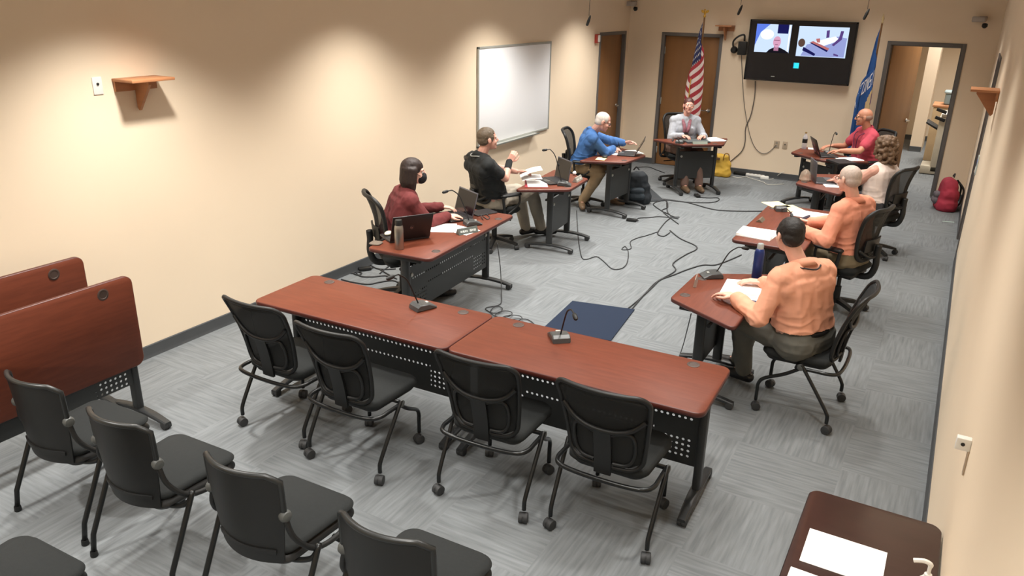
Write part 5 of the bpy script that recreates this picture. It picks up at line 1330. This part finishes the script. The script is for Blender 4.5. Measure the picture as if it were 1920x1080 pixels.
cable('floor_cable', 'black cable from the centre to the adapter near the blue-shirted man', fl([(1272, 410), (1258, 408), (1234, 406), (1218, 408), (1197, 409), (1196, 414)]), .006, CABLE, group=GCB)
cable('floor_cable', 'short black cable end pointing right from the centre cables', fl([(1250, 380), (1252, 398), (1262, 406), (1274, 407)]), .007, CABLE, group=GCB)
cable('floor_cable', 'thin black cord arching over the carpet left of the cardigan woman\'s chair', fl([(1192, 314), (1215, 313), (1232, 319), (1246, 324)]), .006, CABLE, group=GCB)
coil = [Zp(952-30*math.cos(k*.75)*(.35+.02*k)+k*1.6-30, 577+k*.95+8*math.sin(k*.75), .008+.0008*k) for k in range(26)]
cable('coiled_cable', 'thin black cord hanging off the masked woman\'s table, coiled on the floor', [Zp(932, 455, .42)]+[Zp(938, 500, .2), Zp(940, 548, .03), Zp(938, 570, .01)]+coil+[Zp(985, 598, .01), Zp(1004, 610, .01)], .0045, CABLE)
GT_ = 'tangled cords at the left baseboard'
cable('tangled_cord', 'tangled cord nearest the front table by the left baseboard', fl([(640, 524), (660, 529), (690, 533), (712, 529), (735, 526), (748, 530)]), .007, CABLE, group=GT_)
cable('tangled_cord', 'tangled cord looping below the black adapter', fl([(660, 512), (672, 516), (678, 512), (668, 510), (676, 518), (700, 519), (722, 517), (736, 522)]), .007, CABLE, group=GT_)
cable('tangled_cord', 'tangled cord running along the left baseboard behind the black adapter', fl([(658, 513), (675, 508), (690, 502), (694, 497), (705, 503), (720, 505), (742, 504)]), .007, CABLE, group=GT_)
cable('tangled_cord', 'crossed cord under the edge of the masked woman\'s table', fl([(712, 513), (720, 506), (728, 500), (734, 496)]), .007, CABLE, group=GT_)
cable('tangled_cord', 'diagonal cord reaching under the masked woman\'s table', fl([(712, 505), (722, 511), (734, 518), (744, 523)]), .007, CABLE, group=GT_)
cable('white_cord', 'white cord lying from the power strip along the back wall', fl([(1366, 330), (1385, 333), (1398, 331)])+fl([(1404, 333), (1430, 341), (1440, 346), (1470, 345)]), .005, CABLEW)
cable('white_cord', 'white cord rising from the adapter along the baseboard', fl([(1440, 337), (1452, 334)])+[Yp(1462, 326, L-.03), Yp(1470, 322, L-.02)], .005, CABLEW)
cable('microphone_cord', 'thin cord hanging from the near right table to the floor', [Zp(1296, 588, .70), Zp(1288, 620, .35), Zp(1280, 650, .05), Zp(1272, 672, .01)], .004, CABLE)

# ------------------------------------------------------------------ lights
COLR = (1, .965, .91)
def down(x, y, e, size=112, blend=.75, col=COLR, z=H-.02, rad=.09):
    l = bpy.data.lights.new('downlight', 'SPOT'); l.energy = e; l.spot_size = math.radians(size); l.spot_blend = blend; l.color = col; l.shadow_soft_size = rad
    o = bpy.data.objects.new('downlight', l); C.objects.link(o); o.location = (x, y, z); return o
def troffer(x, y, e, w=.6, d=1.2, spread=118, col=COLR):
    l = bpy.data.lights.new('troffer', 'AREA'); l.energy = e; l.shape = 'RECTANGLE'; l.size = w; l.size_y = d; l.spread = math.radians(spread); l.color = col
    o = bpy.data.objects.new('troffer', l); C.objects.link(o); o.location = (x, y, H-.01); return o
for y, k in ((-2.6, .9), (-.1, 1.15), (2.4, 1.3), (4.9, 1.1), (7.4, 1.1), (9.9, 1.0)):
    down(.92, y, 235*k)
for y, k in ((-2.6, 1.0), (-.1, 1.5), (2.4, 1.0), (4.9, .75), (7.4, .9), (9.9, .8)): down(W-.92, y, 150*k)
for y, k in ((-1.3, .7), (1.2, .85), (3.65, 1.0), (6.1, 1.1), (8.6, 1.0), (10.6, .65)):
    for x in (1.75, 3.6): troffer(x, y, 27*k)
troffer(4.6, 13.4, 40); troffer(4.9, 15.6, 40)
wd = bpy.data.worlds.new('world'); bpy.context.scene.world = wd; wd.use_nodes = True
wd.node_tree.nodes['Background'].inputs[0].default_value = (.9, .95, 1, 1); wd.node_tree.nodes['Background'].inputs[1].default_value = .05

vs = bpy.context.scene.view_settings; vs.view_transform = 'Standard'; vs.look = 'None'; vs.gamma = 1; vs.use_curve_mapping = False; vs.exposure = 0.1
